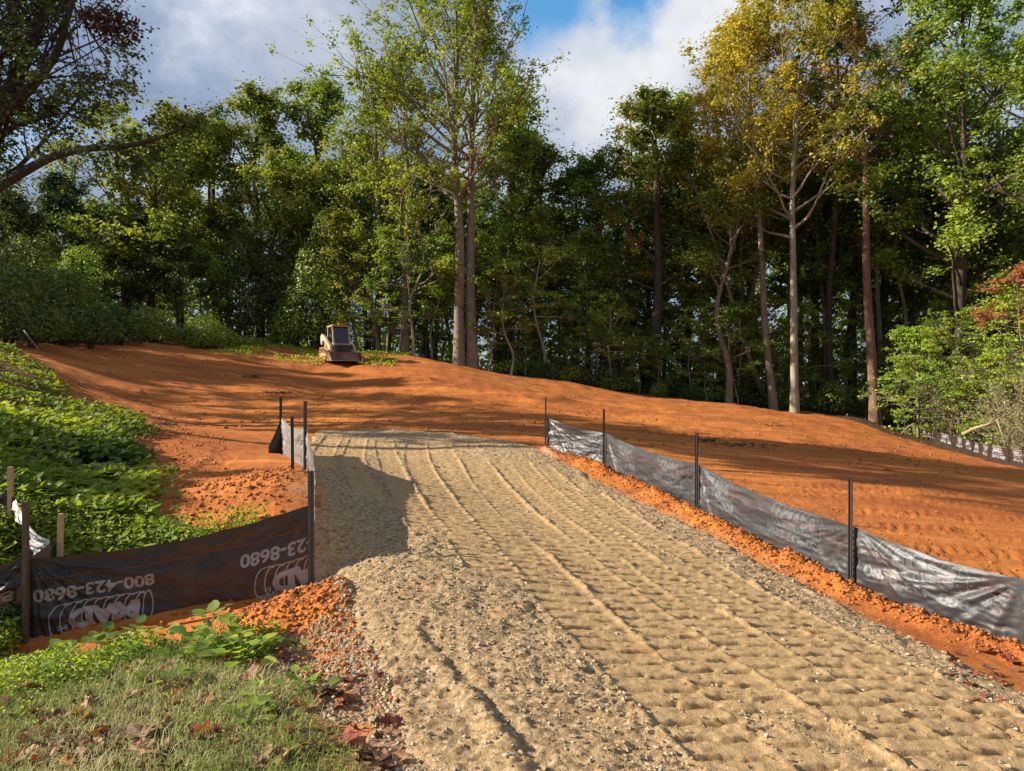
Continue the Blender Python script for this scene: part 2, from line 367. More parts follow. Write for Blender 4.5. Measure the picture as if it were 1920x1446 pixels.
LF = [(-3.70, 5.55), (-1.635, 5.9), (-2.62, 9.35), (-3.72, 11.8)]                            # left silt fence
BERM = [(4.15, 3.9), (3.42, 5.1), (2.76, 6.3), (2.09, 8.9), (1.36, 11.9), (.55, 13.2)]
def in_kudzu(x, y):
    """0..1 mask of the vine bank at the left"""
    ke = np.interp(y, [5.9, 6.6, 8, 9.5, 10.5, 12, 14, 15.5, 17, 20, 24, 27], [-2.35, -2.75, -3.5, -4.5, -5.25, -6.0, -6.7, -8.3, -10.2, -12.2, -15.5, -20])
    m = sstep(-.1, .45, ke - x + .5 * fbm(x, y, .8, 4, 91))
    # the vine stays behind the fence line
    fy = np.interp(x, [-7, -3.7, -1.6], [5.2, 5.65, 6.0])
    m = m * sstep(.05, .3, y - fy)
    return m * (1 - sstep(25, 28, y))
def in_grass(x, y):
    e = np.interp(y, [0, 1.5, 3.0, 3.7, 4.2, 4.6, 5.1], [.1, -.15, -.62, -.98, -1.5, -2.1, -3.2])
    return sstep(-.1, .25, e - x + .25 * fbm(x, y, 1.6, 3, 23)) * (1 - sstep(4.75, 5.15, y + .15 * fbm(x, y, 2, 3, 3)))
def treads(x, y, ux, uy, cx, cy, width, per, L, ph=0, c=0.0):
    """prints of a crawler track: lane through (cx,cy) along unit (ux,uy); returns height"""
    s = (x - cx) * ux + (y - cy) * uy; q = (x - cx) * (-uy) + (y - cy) * ux + c * s * s
    inside = sstep(width / 2 + .015, width / 2 - .02, np.abs(q)) * sstep(0, .3, s) * sstep(L, L - .3, s)
    skew = .06 * np.sign(q) + .03 * np.sin(q * 20)
    f = ((s + skew + .012 * fbm(x, y, 5, 2, 5)) / per + ph) % 1.0
    prof = np.where(f < .34, sstep(0, .08, f) * sstep(.34, .25, f), 0)
    rim = np.exp(-((np.abs(q) - width / 2 - .01) / .028) ** 2) * sstep(0, .3, s) * sstep(L, L - .3, s)
    mid = np.exp(-(q / .018) ** 2)
    return inside, prof, rim + .6 * mid * inside

def Hd(x, y):
    """ground with its medium relief (clay, berms, clods) but without the driveway"""
    z = H0(x, y); r = np.hypot(x, y)
    k = in_kudzu(x, y); g = in_grass(x, y)
    loose = (1 - .75 * g) * (1 - .5 * k) * (1 + 1.1 * sstep(16, 22, y) * sstep(48, 38, y))
    z = z + .16 * fbm(x, y, .28, 3, 77) * sstep(20, 26, y) * sstep(44, 38, y)
    sc_ = seg_dist(x, y, [(-4.6, 29.5), (-2.0, 27.8), (.6, 27.5), (2.0, 28.5)]); z = z + .34 * np.exp(-(sc_ / .9) ** 2) * (.7 + .6 * fbm(x, y, .8, 3, 78))
    z = z + .05 * fbm(x, y, .45, 3, 1) * sstep(4, 14, r) + .03 * fbm(x, y, 1.7, 4, 2) * loose
    bd = seg_dist(x, y, BERM)
    berm = np.exp(-(bd / .17) ** 2)
    z = z + berm * (.075 + .07 * fbm(x, y, 3.2, 3, 31))
    mound = np.exp(-(np.hypot((x + 1.62) / .48, (y - 5.1) / .42)) ** 2); z = z + mound * .19
    m2 = np.exp(-(np.hypot((x + 2.95) / .65, (y - 7.7) / 1.2)) ** 2); z = z + m2 * .12
    clod = np.clip(berm * 1.5 + mound + m2, 0, 1.2)
    cl = np.abs(fbm(x, y, 9, 4, 51)); z = z + clod * (.06 * (cl - .15))
    z = z + .012 * fbm(x, y, 7, 3, 61) * loose * sstep(40, 15, r)
    # grader and track streaks across the field, running left to right
    st = sstep(13, 18, y) + sstep(0, 2, x - np.interp(y, [5, 9, 13], [3.6, 2.4, .9])) * (y < 19)
    st = np.clip(st, 0, 1) * sstep(45, 34, y) * (1 - k)
    z = z + st * .04 * fbm(x * .12 + .05 * y, y * 1.3 - .08 * x, 1.6, 4, 71)
    tr = 0
    for (cx, cy, ux, uy, w_, L, c) in [(4.5, 7.2, .985, .17, .34, 14, .004), (4.0, 8.9, .99, .14, .34, 15, .0), (3.2, 10.9, .995, .1, .34, 14, .0), (3.9, 11.8, .995, .12, .34, 12, .0), (4.2, 7.9, .98, .18, .4, 14, .0), (3.6, 9.8, .99, .12, .4, 14, .0), (-1, 20.5, .995, .02, .4, 14, .0), (-8, 20, .99, -.05, .4, 14, .0),
                                      (-3.95, 8.1, -.32, .947, .36, 3.2, .02), (-3.5, 7.9, -.30, .954, .36, 3.2, .02), (-6, 24, .93, .37, .4, 12, .01), (-4, 23, .93, .37, .4, 12, .01),
                                      (-9, 27, .97, .2, .4, 10, .0)]:
        n = math.hypot(ux, uy); a, b, rim = treads(x, y, ux / n, uy / n, cx, cy, w_, .15 if y is None else .16, L, 0, c)
        wr = sstep(-.35, .15, fbm(x, y, .8, 3, int(cx * 10 + cy * 7) % 97)); tr = tr + wr * (a * (-.016 + .022 * b) + .010 * rim)
    return z + tr * (1 - k)

# ------------------------------------------------------------------ ground sheet (polar, dense in front)
th = np.concatenate([np.linspace(-180, -62, 34)[:-1], np.linspace(-62, -38, 60)[:-1], np.linspace(-38, 38, 480), np.linspace(38, 62, 60)[1:], np.linspace(62, 180, 34)[1:-1]])
rr = np.concatenate([np.geomspace(.4, 2.6, 12)[:-1], np.geomspace(2.6, 46, 280), np.geomspace(46, 4000, 46)[1:]])
TH, RR = np.meshgrid(R(1) * th, rr)
gx, gy = RR * np.sin(TH), RR * np.cos(TH)
gz = Hd(gx, gy); GZ0 = gz.copy()
ru = road_u(gx, gy)
gz = gz - .10 * sstep(.02, .22, ru)
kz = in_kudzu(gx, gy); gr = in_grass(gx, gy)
edge = np.interp(gx, [-60, -26, -20, -12, -2, 3, 8, 13, 16, 17, 60], [24, 27, 33, 41, 40, 39.5, 39.5, 38, 39, 12, -10])
lit = sstep(-1.0, 1.0, gy - edge + 1.2 * fbm(gx, gy, .5, 3, 13))
rfx = np.interp(gy, [-10, 22, 24, 31, 40], [22, 15.6, 16.2, 18.5, 21.8]); lit = np.maximum(lit, sstep(.2, 1.2, gx - rfx))
lit = np.maximum(lit, sstep(1.5, 4, -8 - gx - (gy < 14) * 6) * sstep(24, 30, gy) * .0)
sh = sstep(-.55, .05, ru) * sstep(9.0, 5.5, gy) * (gx < 0) * (1 - gr) * .9
sh = np.maximum(sh, sstep(-.12, .05, ru) * (gx > 0) * .5) * (seg_dist(gx, gy, [(-1.85, 4.7), (-1.5, 5.2)]) > .48)
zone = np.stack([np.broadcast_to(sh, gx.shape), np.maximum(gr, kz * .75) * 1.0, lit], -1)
n_t, n_r = len(th), len(rr)
i = np.arange(n_r - 1)[:, None] * n_t; j = np.arange(n_t)[None]; k = (j + 1) % n_t
GF = np.stack([i + j, i + k, i + n_t + k, i + n_t + j], -1).reshape(-1, 4)[:, ::-1]
GV = np.stack([gx, gy, gz], -1).reshape(-1, 3)
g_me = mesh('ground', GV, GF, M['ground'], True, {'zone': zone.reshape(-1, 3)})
ground = tag(link('ground', g_me), kind='structure', label='graded orange red clay ground rising to the tree line')
def ground_z(x, y):
    ru_ = road_u(np.asarray(x, float), np.asarray(y, float)); return Hd(np.asarray(x, float), np.asarray(y, float)) - .10 * sstep(.02, .22, ru_)

# ------------------------------------------------------------------ gravel driveway
yr = np.concatenate([np.arange(-3, 2.2, .12), np.arange(2.2, 6.2, .010), np.arange(6.2, 9.5, .016), np.arange(9.5, 13, .026), np.arange(13, 17.2, .04)])
ut = np.linspace(0, 1, 250)
Ly = np.interp(yr, YE, LE) - .35; Ry = np.interp(yr, YE, RE) + .35
dx = Ly[:, None] + ut[None] * (Ry - Ly)[:, None]; dy = np.repeat(yr[:, None], len(ut), 1)
def road_z(x, y):
    e = road_u(x, y); z = H0(x, y) + .05 * fbm(x, y, .45, 3, 1) * sstep(4, 14, np.hypot(x, y))
    tot_in = np.zeros(np.shape(x)); h = np.zeros(np.shape(x))
    # lanes: (x at y=4, x at y=13), width, phase
    lanes = [(.72, -1.25, .45, .0, 2.6, 15), (1.15, -.78, .45, .3, 2, 12.5), (1.60, -.30, .45, .62, 2, 12.5), (2.05, .22, .43, .15, 2, 12), (2.33, .52, .30, .5, 3.2, 11),
             (.30, -1.70, .40, .8, 5.2, 14.5), (.1, -2.25, .34, .4, 6.4, 15), (-.35, -2.8, .34, .1, 7.6, 15.5), (-.75, -3.3, .34, .7, 9.3, 16), (1.72, .0, .3, .9, 5, 12.5)]
    for (x4, x13, w_, ph, y0, y1) in lanes:
        sl = (x13 - x4) / 9; xc = x4 + sl * (y - 4) - .008 * (y - 4) * (13 - y) + .02 * np.sin(y * .9 + ph * 9)
        q = x - xc
        fa = (y - .15 * q + .012 * np.sign(q) + .016 * fbm(x, y, 4, 2, 9) + .006 * fbm(x, y, 14, 2, 10)) / .165 + ph; kb = np.floor(fa); f = fa - kb
        amp = .75 + .4 * hash2(kb, np.sign(q) + 5, int(ph * 100) + 3); wl = w_ / 2 * (.90 + .2 * hash2(kb, np.sign(q) + 9, int(ph * 100) + 4))
        wear = sstep(-.62, -.35, fbm(x, y, .9, 3, int(ph * 100) + 200)) * sstep(y0, y0 + .5, y) * sstep(y1, y1 - 1, y)
        ins = sstep(w_ / 2 + .015, w_ / 2 - .015, np.abs(q)) * wear
        # blocky lugs: staggered left and right halves with gaps
        gapm = 1 - .3 * np.exp(-((q - .05 * np.sign(w_ * 3 - ph)) / .016) ** 2)
        bar = sstep(wl + .012, wl - .012, np.abs(q)) * gapm
        lug = 1 - bar * amp * np.where(f < .08, 1 - f / .08, np.where(f > .80, (f - .80) / .20, 0) ** .5)
        rim = np.exp(-((np.abs(q) - w_ / 2 - .012) / .022) ** 2) * wear
        h = h * (1 - ins) + ins * (-.048 + .050 * lug + .005 * fbm(x, y, 9, 3, 19)) + .011 * rim * (1 - ins) * (.6 + .8 * vnoise(y * 4, x * 3, 6))
        tot_in = np.maximum(tot_in, ins)
    # the long rut near the left edge
    xr = np.interp(y, [1.5, 3.03, 3.6, 4.3, 5], [-.02, .05, -.18, -.52, -.7])
    rut = sstep(5.0, 4.2, y)
    h = h + rut * (.6 + .5 * fbm(x, y, 3, 3, 17)) * (-.034 * np.exp(-((x - xr - .06) / .045) ** 2) + .028 * np.exp(-((x - xr + .03) / .06) ** 2))
    rough = 1 - .82 * tot_in
    h = h + rough * (.030 * fbm(x, y, 5.5, 4, 81, .6) + .026 * np.abs(fbm(x, y, 16, 3, 85))) + .006 * fbm(x, y, 42, 2, 87) + .006 * fbm(x, y, 22, 2, 86) + .02 * fbm(x, y, 1.2, 3, 88)
    z = z + h - .13 * sstep(.10, -.16, e)
    return z + .018, rough
dz, rough = road_z(dx, dy)
nr_, nc_ = dx.shape
i = np.arange(nr_ - 1)[:, None] * nc_; j = np.arange(nc_ - 1)[None]
DF = np.stack([i + j, i + j + 1, i + nc_ + j + 1, i + nc_ + j], -1).reshape(-1, 4)
d_me = mesh('gravel_driveway', np.stack([dx, dy, dz], -1).reshape(-1, 3), DF, M['gravel'], True, {'rough': rough.ravel()})
drive = tag(link('gravel_driveway', d_me), kind='structure', label='tan crushed stone driveway marked by crawler tracks')

# ------------------------------------------------------------------ stones and clods (uncountable)
OCT = np.array([[1, 0, 0], [-1, 0, 0], [0, 1, 0], [0, -1, 0], [0, 0, 1], [0, 0, -1]], float)
OCF = np.array([[0, 2, 4], [2, 1, 4], [1, 3, 4], [3, 0, 4], [2, 0, 5], [1, 2, 5], [3, 1, 5], [0, 3, 5]])
def scatter_stones(name, X, Y, Z, S, mat, label, flat=.6, sub=False, sink=.25):
    n = len(X); B = OCT[None] * (.65 + .7 * rng.random((n, 6, 1))) + rng.normal(0, .22, (n, 6, 3))
    B[:, :, 2] *= flat
    a = rng.random(n) * 6.28; c, s = np.cos(a), np.sin(a)
    Bx = B[:, :, 0] * c[:, None] - B[:, :, 1] * s[:, None]; By = B[:, :, 0] * s[:, None] + B[:, :, 1] * c[:, None]
    V = np.stack([Bx, By, B[:, :, 2]], -1) * S[:, None, None] + np.stack([X, Y, Z + S * sink], -1)[:, None]
    Fc = (OCF[None] + (np.arange(n) * 6)[:, None, None]).reshape(-1, 3)
    me = mesh(name, V.reshape(-1, 3), Fc, mat, 'clod' in name, {'tint': np.repeat(rng.random(n), 6)})
    return tag(link(name, me), label, name.replace('_', ' '), kind='stuff')
n = 62000
Y = 2.3 + (rng.random(n) ** 1.5) * 12; l = np.interp(Y, YE, LE); r = np.interp(Y, YE, RE); X = l - .15 + rng.random(n) * (r - l + .25)
zr, rg = road_z(X, Y); keep = (rng.random(n) < sstep(15, 7, Y) * .7 + .3) & (rng.random(n) < np.clip(rg - .08, .03, 1) * (.35 + .65 * (fbm(X, Y, .9, 3, 5) > -.15)))
X, Y, zr = X[keep], Y[keep], zr[keep]
zz_ = np.maximum(zr, ground_z(X, Y))
S = (.003 + .012 * rng.random(len(X)) ** 4) * (1 + np.minimum(Y, 8) * .03)
o = scatter_stones('gravel', X, Y, zz_, S, M['stone'], 'loose tan and grey stones strewn over the driveway'); o['category'] = 'gravel'
# grey crushed stone on the left shoulder
n = 16000
Y = 2.4 + rng.random(n) * 3.6; X = np.interp(Y, YE, LE) - .5 + rng.random(n) * .65 - .1 * rng.random(n)
ok = (in_grass(X, Y) < .5) & (np.hypot(X + 1.62, Y - 5.05) > .42) & (fbm(X, Y, 1.9, 3, 4) > -.3); X, Y = X[ok], Y[ok]
scatter_stones('shoulder_gravel', X, Y, ground_z(X, Y), .004 + .012 * rng.random(len(X)) ** 3, M['stone'], 'grey loose gravel along the left edge of the driveway')
# clay clods: berm, mound, field
bx, by, bs = [], [], []
for (a, b), (c, d) in zip(BERM[:-1], BERM[1:]):
    m_ = int(2600 * math.hypot(c - a, d - b) / 3); t_ = rng.random(m_); bx.append(a + (c - a) * t_ + rng.normal(0, .14, m_)); by.append(b + (d - b) * t_ + rng.normal(0, .05, m_)); bs.append(.006 + .022 * rng.random(m_) ** 3)
m_ = 3400; bx.append(rng.normal(-1.45, .42, m_)); by.append(rng.normal(4.8, .55, m_)); bs.append(.006 + .026 * rng.random(m_) ** 3)
m_ = 1500; bx.append(rng.normal(-2.85, .45, m_)); by.append(rng.normal(7.6, .9, m_)); bs.append(.007 + .03 * rng.random(m_) ** 3)
m_ = 5500; by.append(5 + 10 * rng.random(m_)); bx.append(np.interp(by[-1], [5, 9, 13, 16], [4.1, 2.7, 1.2, -5]) + rng.random(m_) ** 1.3 * (by[-1] * .7)); bs.append(.006 + .02 * rng.random(m_) ** 4)
m_ = 5500; by.append(16 + 22 * rng.random(m_) ** 1.1); bx.append((rng.random(m_) * 1.25 - .62) * by[-1]); bs.append(.012 + .05 * rng.random(m_) ** 4)
m_ = 2500; by.append(6.5 + 8 * rng.random(m_)); bx.append(-2.3 - (by[-1] - 6) * .4 - rng.random(m_) * 2.2); bs.append(.008 + .03 * rng.random(m_) ** 4)
X, Y, S = map(np.concatenate, (bx, by, bs))
ok = (road_u(X, Y) < .06) & ~((X > np.interp(Y, [5.9, 9.35, 11.8], [-1.66, -2.66, -3.76])) & (X < -.5) & (Y > 5.9) & (Y < 12)) & (in_kudzu(X, Y) < .5) & (in_grass(X, Y) < .6); X, Y, S = X[ok], Y[ok], S[ok]
scatter_stones('clay_clods', X, Y, ground_z(X, Y), S * .8, M['clod'], 'orange clay clods along the fences and over the field', .75)

# ------------------------------------------------------------------ printed fabric tile (generated in memory)
TW, THh = 1500, 600          # 1 px = 1 mm
def text_tris(txt, size, offset):
    cu = bpy.data.curves.new('lettering', 'FONT'); cu.body = txt; cu.size = size; cu.offset = offset; cu.resolution_u = 6
    ob = bpy.data.objects.new('lettering', cu); COL.objects.link(ob)
    bpy.context.view_layer.update()
    me = ob.evaluated_get(bpy.context.evaluated_depsgraph_get()).to_mesh()
    me.calc_loop_triangles()
    V = np.array([v.co[:2] for v in me.vertices]); T = np.array([t.vertices[:] for t in me.loop_triangles])
    bpy.data.objects.remove(ob); bpy.data.curves.remove(cu)
    return V, T
def raster(mask, V, T, val=1.0):
    for a, b, c in V[T]:
        x0, y0 = np.floor(np.minimum(np.minimum(a, b), c)).astype(int); x1, y1 = np.ceil(np.maximum(np.maximum(a, b), c)).astype(int)
        x0, y0 = max(x0, 0), max(y0, 0); x1, y1 = min(x1, mask.shape[1] - 1), min(y1, mask.shape[0] - 1)
        if x1 < x0 or y1 < y0: continue
        X, Y = np.meshgrid(np.arange(x0, x1 + 1), np.arange(y0, y1 + 1))
        d = (b[0] - a[0]) * (c[1] - a[1]) - (b[1] - a[1]) * (c[0] - a[0])
        if abs(d) < 1e-6: continue
        u = ((X - a[0]) * (c[1] - a[1]) - (Y - a[1]) * (c[0] - a[0])) / d; v = ((b[0] - a[0]) * (Y - a[1]) - (b[1] - a[1]) * (X - a[0])) / d
        k = (u >= -.01) & (v >= -.01) & (u + v <= 1.01); mask[y0:y1 + 1, x0:x1 + 1][k] = val
def stroke(mask, pts, rad):
    for a, b in zip(pts[:-1], pts[1:]):
        n = int(np.hypot(*(np.array(b) - a))) + 1
        for t in np.linspace(0, 1, n):
            x, y = np.array(a) * (1 - t) + np.array(b) * t; x, y = int(x), int(y)
            mask[max(0, y - rad):y + rad + 1, max(0, x - rad):x + rad + 1] = 1
def fit_text(mask, txt, x0, x1, y0, y1, offset, val=1.0, shear=0):
    V, T = text_tris(txt, 1.0, offset); lo, hi = V.min(0), V.max(0); V = (V - lo) / (hi - lo)
    V = V * [x1 - x0, y1 - y0] + [x0, y0]; raster(mask, V, T, val)
mask = np.zeros((THh, TW))
fit_text(mask, '800-423-8680', 250, 1110, 215, 310, .022)
inner = np.zeros_like(mask); fit_text(inner, '800-423-8680', 254, 1106, 221, 304, -.006); mask[inner > 0] = .78
lx0, lx1, ly0, ly1 = 240, 1010, 345, 585
for k_ in range(9):
    x = lx0 + 90 + (lx1 - lx0 - 170) * k_ / 8
    a = np.linspace(-np.pi / 2, np.pi / 2, 14); cx = x + 70 * np.cos(a); cy_ = (ly0 + ly1) / 2 + (ly1 - ly0) / 2 * np.sin(a)
    stroke(mask, list(zip(cx, cy_)), 3)
    if k_: stroke(mask, [(x - 78, ly1 - 10), (x - 40, ly1 + 2), (x, ly1)], 3); stroke(mask, [(x - 78, ly0 + 10), (x - 40, ly0 - 2), (x, ly0)], 3)
a = np.linspace(0, 2 * np.pi, 40); stroke(mask, list(zip(lx0 + 60 + 36 * np.cos(a), (ly0 + ly1) / 2 + (ly1 - ly0) / 2 * np.sin(a))), 3)
mbox = mask.copy(); halo = np.zeros_like(mask)
fit_text(mask, 'M', lx0 + 120, lx0 + 320, 395, 540, .07, .9); fit_text(mask, 'A', lx0 + 285, lx0 + 475, 395, 540, .07, .9); fit_text(mask, 'D', lx0 + 455, lx0 + 625, 395, 540, .06, .9)
fit_text(mask, 'Inc.', lx0 + 640, lx0 + 705, 490, 530, .012, .9)
mask *= .75 + .35 * np.clip(fbm(*np.meshgrid(np.arange(TW), np.arange(THh)), .03, 3, 4) + .3, 0, 1)
img = bpy.data.images.new('fence print', TW, THh, float_buffer=False)
px_ = np.ones((THh, TW, 4), np.float32); px_[..., :3] = np.clip(mask, 0, 1)[..., None]
img.colorspace_settings.name = 'Non-Color'; img.pixels.foreach_set(px_.ravel()); img.update(); img.pack()

def fabric_mat(name, base, print_col, pr, rough=.38, trans=.2, tcol=(.10, .045, .02), sheen=0.0, flip=False, metal=0.0, crk=.5):
    m, t = newmat(name); uvn = t.n('ShaderNodeUVMap', uv_map='uv').outputs[0]
    mp = t.n('ShaderNodeMapping', ins={'Vector': uvn, 'Scale': (-1 / 1.5, -1 / .6, 1) if flip else (1 / 1.5, 1 / .6, 1)}).outputs[0]
    im = t.n('ShaderNodeTexImage', image=img, extension='REPEAT', ins={'Vector': mp})
    wv = t.n('ShaderNodeMapping', ins={'Vector': uvn, 'Scale': (90, 420, 1)}).outputs[0]; wn = t.noise(wv, 1, 2, .6)
    wv2 = t.n('ShaderNodeMapping', ins={'Vector': uvn, 'Scale': (420, 60, 1)}).outputs[0]; wn2 = t.noise(wv2, 1, 2, .6)
    h = t.math('ADD', wn, wn2)
    cr = t.noise(uvn, 9, 6, .65, 1.2)
    c = t.mix(t.maprange(h, .85, 1.25, 0, .6), base, tuple(min(1, x * 2.0 + .012) for x in base))
    c = t.mix(t.maprange(t.noise(uvn, 2.2, 5, .65), .5, .72, 0, .35), c, (.16, .075, .035, 1))
    c = t.mix(t.math('MULTIPLY', im.outputs[0], pr), c, print_col)
    p = t.n('ShaderNodeBsdfPrincipled', ins={'Base Color': c, 'Roughness': t.maprange(wn, .3, .7, rough * .8, rough * 1.3), 'Specular IOR Level': .6, 'Metallic': metal,
        'Normal': bump(t, h, .35, .002, bump(t, cr, crk, .02))})
    tr = t.n('ShaderNodeBsdfTranslucent', ins={'Color': (*tcol, 1)})
    finish(t, t.n('ShaderNodeMixShader', ins={0: trans, 1: p.outputs[0], 2: tr.outputs[0]}).outputs[0]); return m
M['fab_near'] = fabric_mat('black woven silt fabric', (.014, .012, .011), (.34, .33, .32), 1.35, .5, .12, (.11, .06, .035), flip=True)
M['fab_right'] = fabric_mat('dark grey silt fabric', (.038, .038, .042), (.26, .28, .31), .4, .44, .10, metal=.12, crk=.2)  # greyer and slightly more metallic than the near panel
M['fab_far'] = fabric_mat('brown black silt fabric', (.030, .022, .017), (.62, .64, .70), 1.0, .5, .35, (.45, .20, .07))
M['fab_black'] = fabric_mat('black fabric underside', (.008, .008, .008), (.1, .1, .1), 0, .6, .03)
M['fab_glare'] = fabric_mat('silt fabric with painted sun glare', (.30, .295, .29), (.5, .5, .5), .2, .30, .35, (.40, .38, .36), metal=.2)  # sun glare on the fabric is put into this pale base colour
M['stitch'] = plain_mat('orange stitch line', (.26, .07, .045), .7)

def fabric(name, parent, p0, p1, zt0, zt1, zb0, zb1, mat, u0, sag=.04, fold=.03, seed=0, nx=None, ny=44, belly=0.0, tie=(1, 1), base_fn=None, stitch=.74, hem=.02):
    L = math.hypot(p1[0] - p0[0], p1[1] - p0[1]); nx = nx or int(L / .024) + 2
    s, v = np.meshgrid(np.linspace(0, 1, nx), np.linspace(0, 1, ny))
    def surf(s, v, off=0.0):
        x = p0[0] + (p1[0] - p0[0]) * s; y = p0[1] + (p1[1] - p0[1]) * s
        zb = zb0 + (zb1 - zb0) * s
        if base_fn is not None: zb = base_fn(x, y) - .03
        zt = zt0 + (zt1 - zt0) * s - sag * 4 * s * (1 - s) + .008 * fbm(s * L, s * 0, 5, 2, seed)
        z = zb + (zt - zb) * v
        hgt = .6
        ax, ay = s * L, (1 - v) * hgt; r = np.hypot(ax, ay) + .02; a = np.arctan2(ay, ax)
        bx_ = (1 - s) * L; r2 = np.hypot(bx_, ay) + .02; a2 = np.arctan2(ay, bx_)
        f = tie[0] * fbm(a * 1.0, r * .10, 9, 3, seed + 3, .6) * sstep(0, .25, r) * sstep(1.7, .3, r)
        f = f + tie[1] * fbm(a2, r2 * .10, 9, 3, seed + 5, .6) * sstep(0, .25, r2) * sstep(1.5, .3, r2)
        f = f + .8 * fbm(s * L * .5 + (1 - v) * .35, (1 - v) * 1.4 - s * L * .45, 4.5, 4, seed + 9, .6)
        e = np.minimum(np.minimum(s, 1 - s) * L / .08, 1)
        w_ = (fold * f + belly * np.sin(np.pi * s) * np.sin(np.pi * np.clip(v * .85, 0, 1))) * e * (.35 + .65 * sstep(1.02, .8, v)) + off
        nxn, nyn = -(p1[1] - p0[1]) / L, (p1[0] - p0[0]) / L
        return np.stack([x + w_ * nxn, y + w_ * nyn, z], -1)
    V = surf(s, v); i = np.arange(ny - 1)[:, None] * nx; j = np.arange(nx - 1)[None]
    Fc = np.stack([i + j, i + j + 1, i + nx + j + 1, i + nx + j], -1).reshape(-1, 4)
    uv = np.stack([u0 + s * L, v * .6], -1).reshape(-1, 2)
    o = link(name, mesh(name, V.reshape(-1, 3), Fc, mat, True, uv=uv), parent)
    if stitch:
        sl = np.linspace(.01, .99, nx); A = Acc()
        q = np.concatenate([surf(sl, np.full(nx, stitch - .004), -.005), surf(sl, np.full(nx, stitch + .004), -.005)])
        q2 = np.concatenate([surf(sl, np.full(nx, stitch - .004), .005), surf(sl, np.full(nx, stitch + .004), .005)])
        jj = np.arange(nx - 1); fq = np.stack([jj, jj + 1, jj + nx + 1, jj + nx], 1); A.add(q, fq); A.add(q2, fq[:, ::-1])
        link('stitch_line', A.mesh('stitch_line', M['stitch']), o)
    return o
def post(parent, x, y, zb, zt, w_=.038, mat='steel', lean=(0, 0), name='post', T=True):
    A = Acc(); h = zt - zb + .25; mz = (zt + zb - .25) / 2
    if T:
        A.box((0, 0, mz), (w_, .006, h)); A.box((0, -.004 - .013, mz), (.007, .026, h - .004)); 
        for k in range(int(h / .055)): A.box((0, .007, zb - .22 + k * .055), (.012, .008, .022))
    else:
        A.box((0, 0, mz), (w_, w_, h)); A.box((0, 0, zt + .004), (w_ * .86, w_ * .86, .008))
    V = np.vstack(A.V); t = (V[:, 2] - zb); V[:, 0] += x + lean[0] * t; V[:, 1] += y + lean[1] * t
    return link(name, mesh(name, V, np.vstack(A.F), M[mat]), parent)
def gz1(x, y):
    """height of the ground sheet, read from its own grid"""
    a = math.degrees(math.atan2(x, y)); r = math.hypot(x, y)
    j = min(max(int(np.searchsorted(th, a)) - 1, 0), len(th) - 2); i = min(max(int(np.searchsorted(rr, r)) - 1, 0), len(rr) - 2)
    u = min(max((a - th[j]) / (th[j + 1] - th[j]), 0), 1); v = min(max((r - rr[i]) / (rr[i + 1] - rr[i]), 0), 1)
    return float((GZ0[i, j] * (1 - u) + GZ0[i, j + 1] * u) * (1 - v) + (GZ0[i + 1, j] * (1 - u) + GZ0[i + 1, j + 1] * u) * v)

# right fence
rfen = empty('silt_fence', (0, 0, 0), 'long shiny dark grey silt fence on steel posts along the right edge of the driveway', 'fence', 'silt fences')
RPTS = [(4.35, 4.0), (3.63, 5.2), (2.96, 6.35), (2.29, 8.98), (1.54, 12.06), (.64, 13.3)]
tops = {0: 1.6 - 1.38, 1: P(1920, 1085, 5.2)[2], 2: P(1598, 987, 6.35)[2], 3: P(1310, 872, 8.98)[2], 4: P(1135, 812, 12.06)[2], 5: P(1027, 783, 13.3)[2]}
ptop = {0: .55, 1: .5, 2: P(0, 896, 6.35)[2], 3: P(0, 812, 8.98)[2], 4: P(0, 767, 12.06)[2], 5: P(0, 745, 13.3)[2]}
u = 0.0; rseg = [2, 2, 4, 2, 3]
for k in range(5):
    a, b = RPTS[k], RPTS[k + 1]; L = math.hypot(b[0] - a[0], b[1] - a[1])
    fabric('fabric', rfen, a, b, tops[k], tops[k + 1], 0, 0, M['fab_right'], u, .045, .042, 10 + k, belly=.03 if k != 4 else -.06, base_fn=lambda x, y: Hd(x, y) - .02)
    u += L + .13 * k
for k in (2, 3, 4, 5):
    x, y = RPTS[k]; post(rfen, x - .03, y - .012, gz1(x, y), ptop[k], .036 if k < 5 else .028, 'steel' if k < 5 else 'steelgrey', (.004, 0))
# left fence
lfen = empty('silt_fence', (0, 0, 0), 'black silt fence printed with upside down white numbers in front of the green bank', 'fence', 'silt fences')
a, b = (-3.66, 5.55), (-1.62, 5.9)
fabric('fabric', lfen, a, b, P(0, 1047, 5.55)[2], P(0, 945, 5.9)[2], 0, 0, M['fab_near'], .365, .085, .035, 3, base_fn=lambda x, y: Hd(x, y) - .03, ny=60, nx=220, tie=(1.3, .4), stitch=.76)
C_ = (-1.62, 5.9); D_ = (-2.62, 9.35); E_ = (-3.72, 11.8); G_ = (-3.83, 11.5)
fabric('fabric', lfen, C_, D_, P(0, 945, 5.9)[2], P(0, 800, 9.35)[2], 0, 0, M['fab_glare'], .3, .02, .03, 4, belly=-.05, base_fn=lambda x, y: Hd(x, y) - .03)
fabric('fabric', lfen, D_, E_, P(0, 800, 9.35)[2], P(0, 781, 11.8)[2], 0, 0, M['fab_glare'], .9, .09, .04, 5, belly=.04, base_fn=lambda x, y: Hd(x, y) - .03, stitch=.72)
fabric('fabric', lfen, E_, G_, P(0, 781, 11.8)[2], P(0, 838, 11.5)[2], 0, 0, M['fab_black'], .2, .0, .03, 6, belly=.05, base_fn=lambda x, y: Hd(x, y) - .03, stitch=0)
post(lfen, -1.61, 5.87, gz1(-1.61, 5.87), P(0, 882, 5.9)[2], .05, 'steelgrey', (-.005, 0))
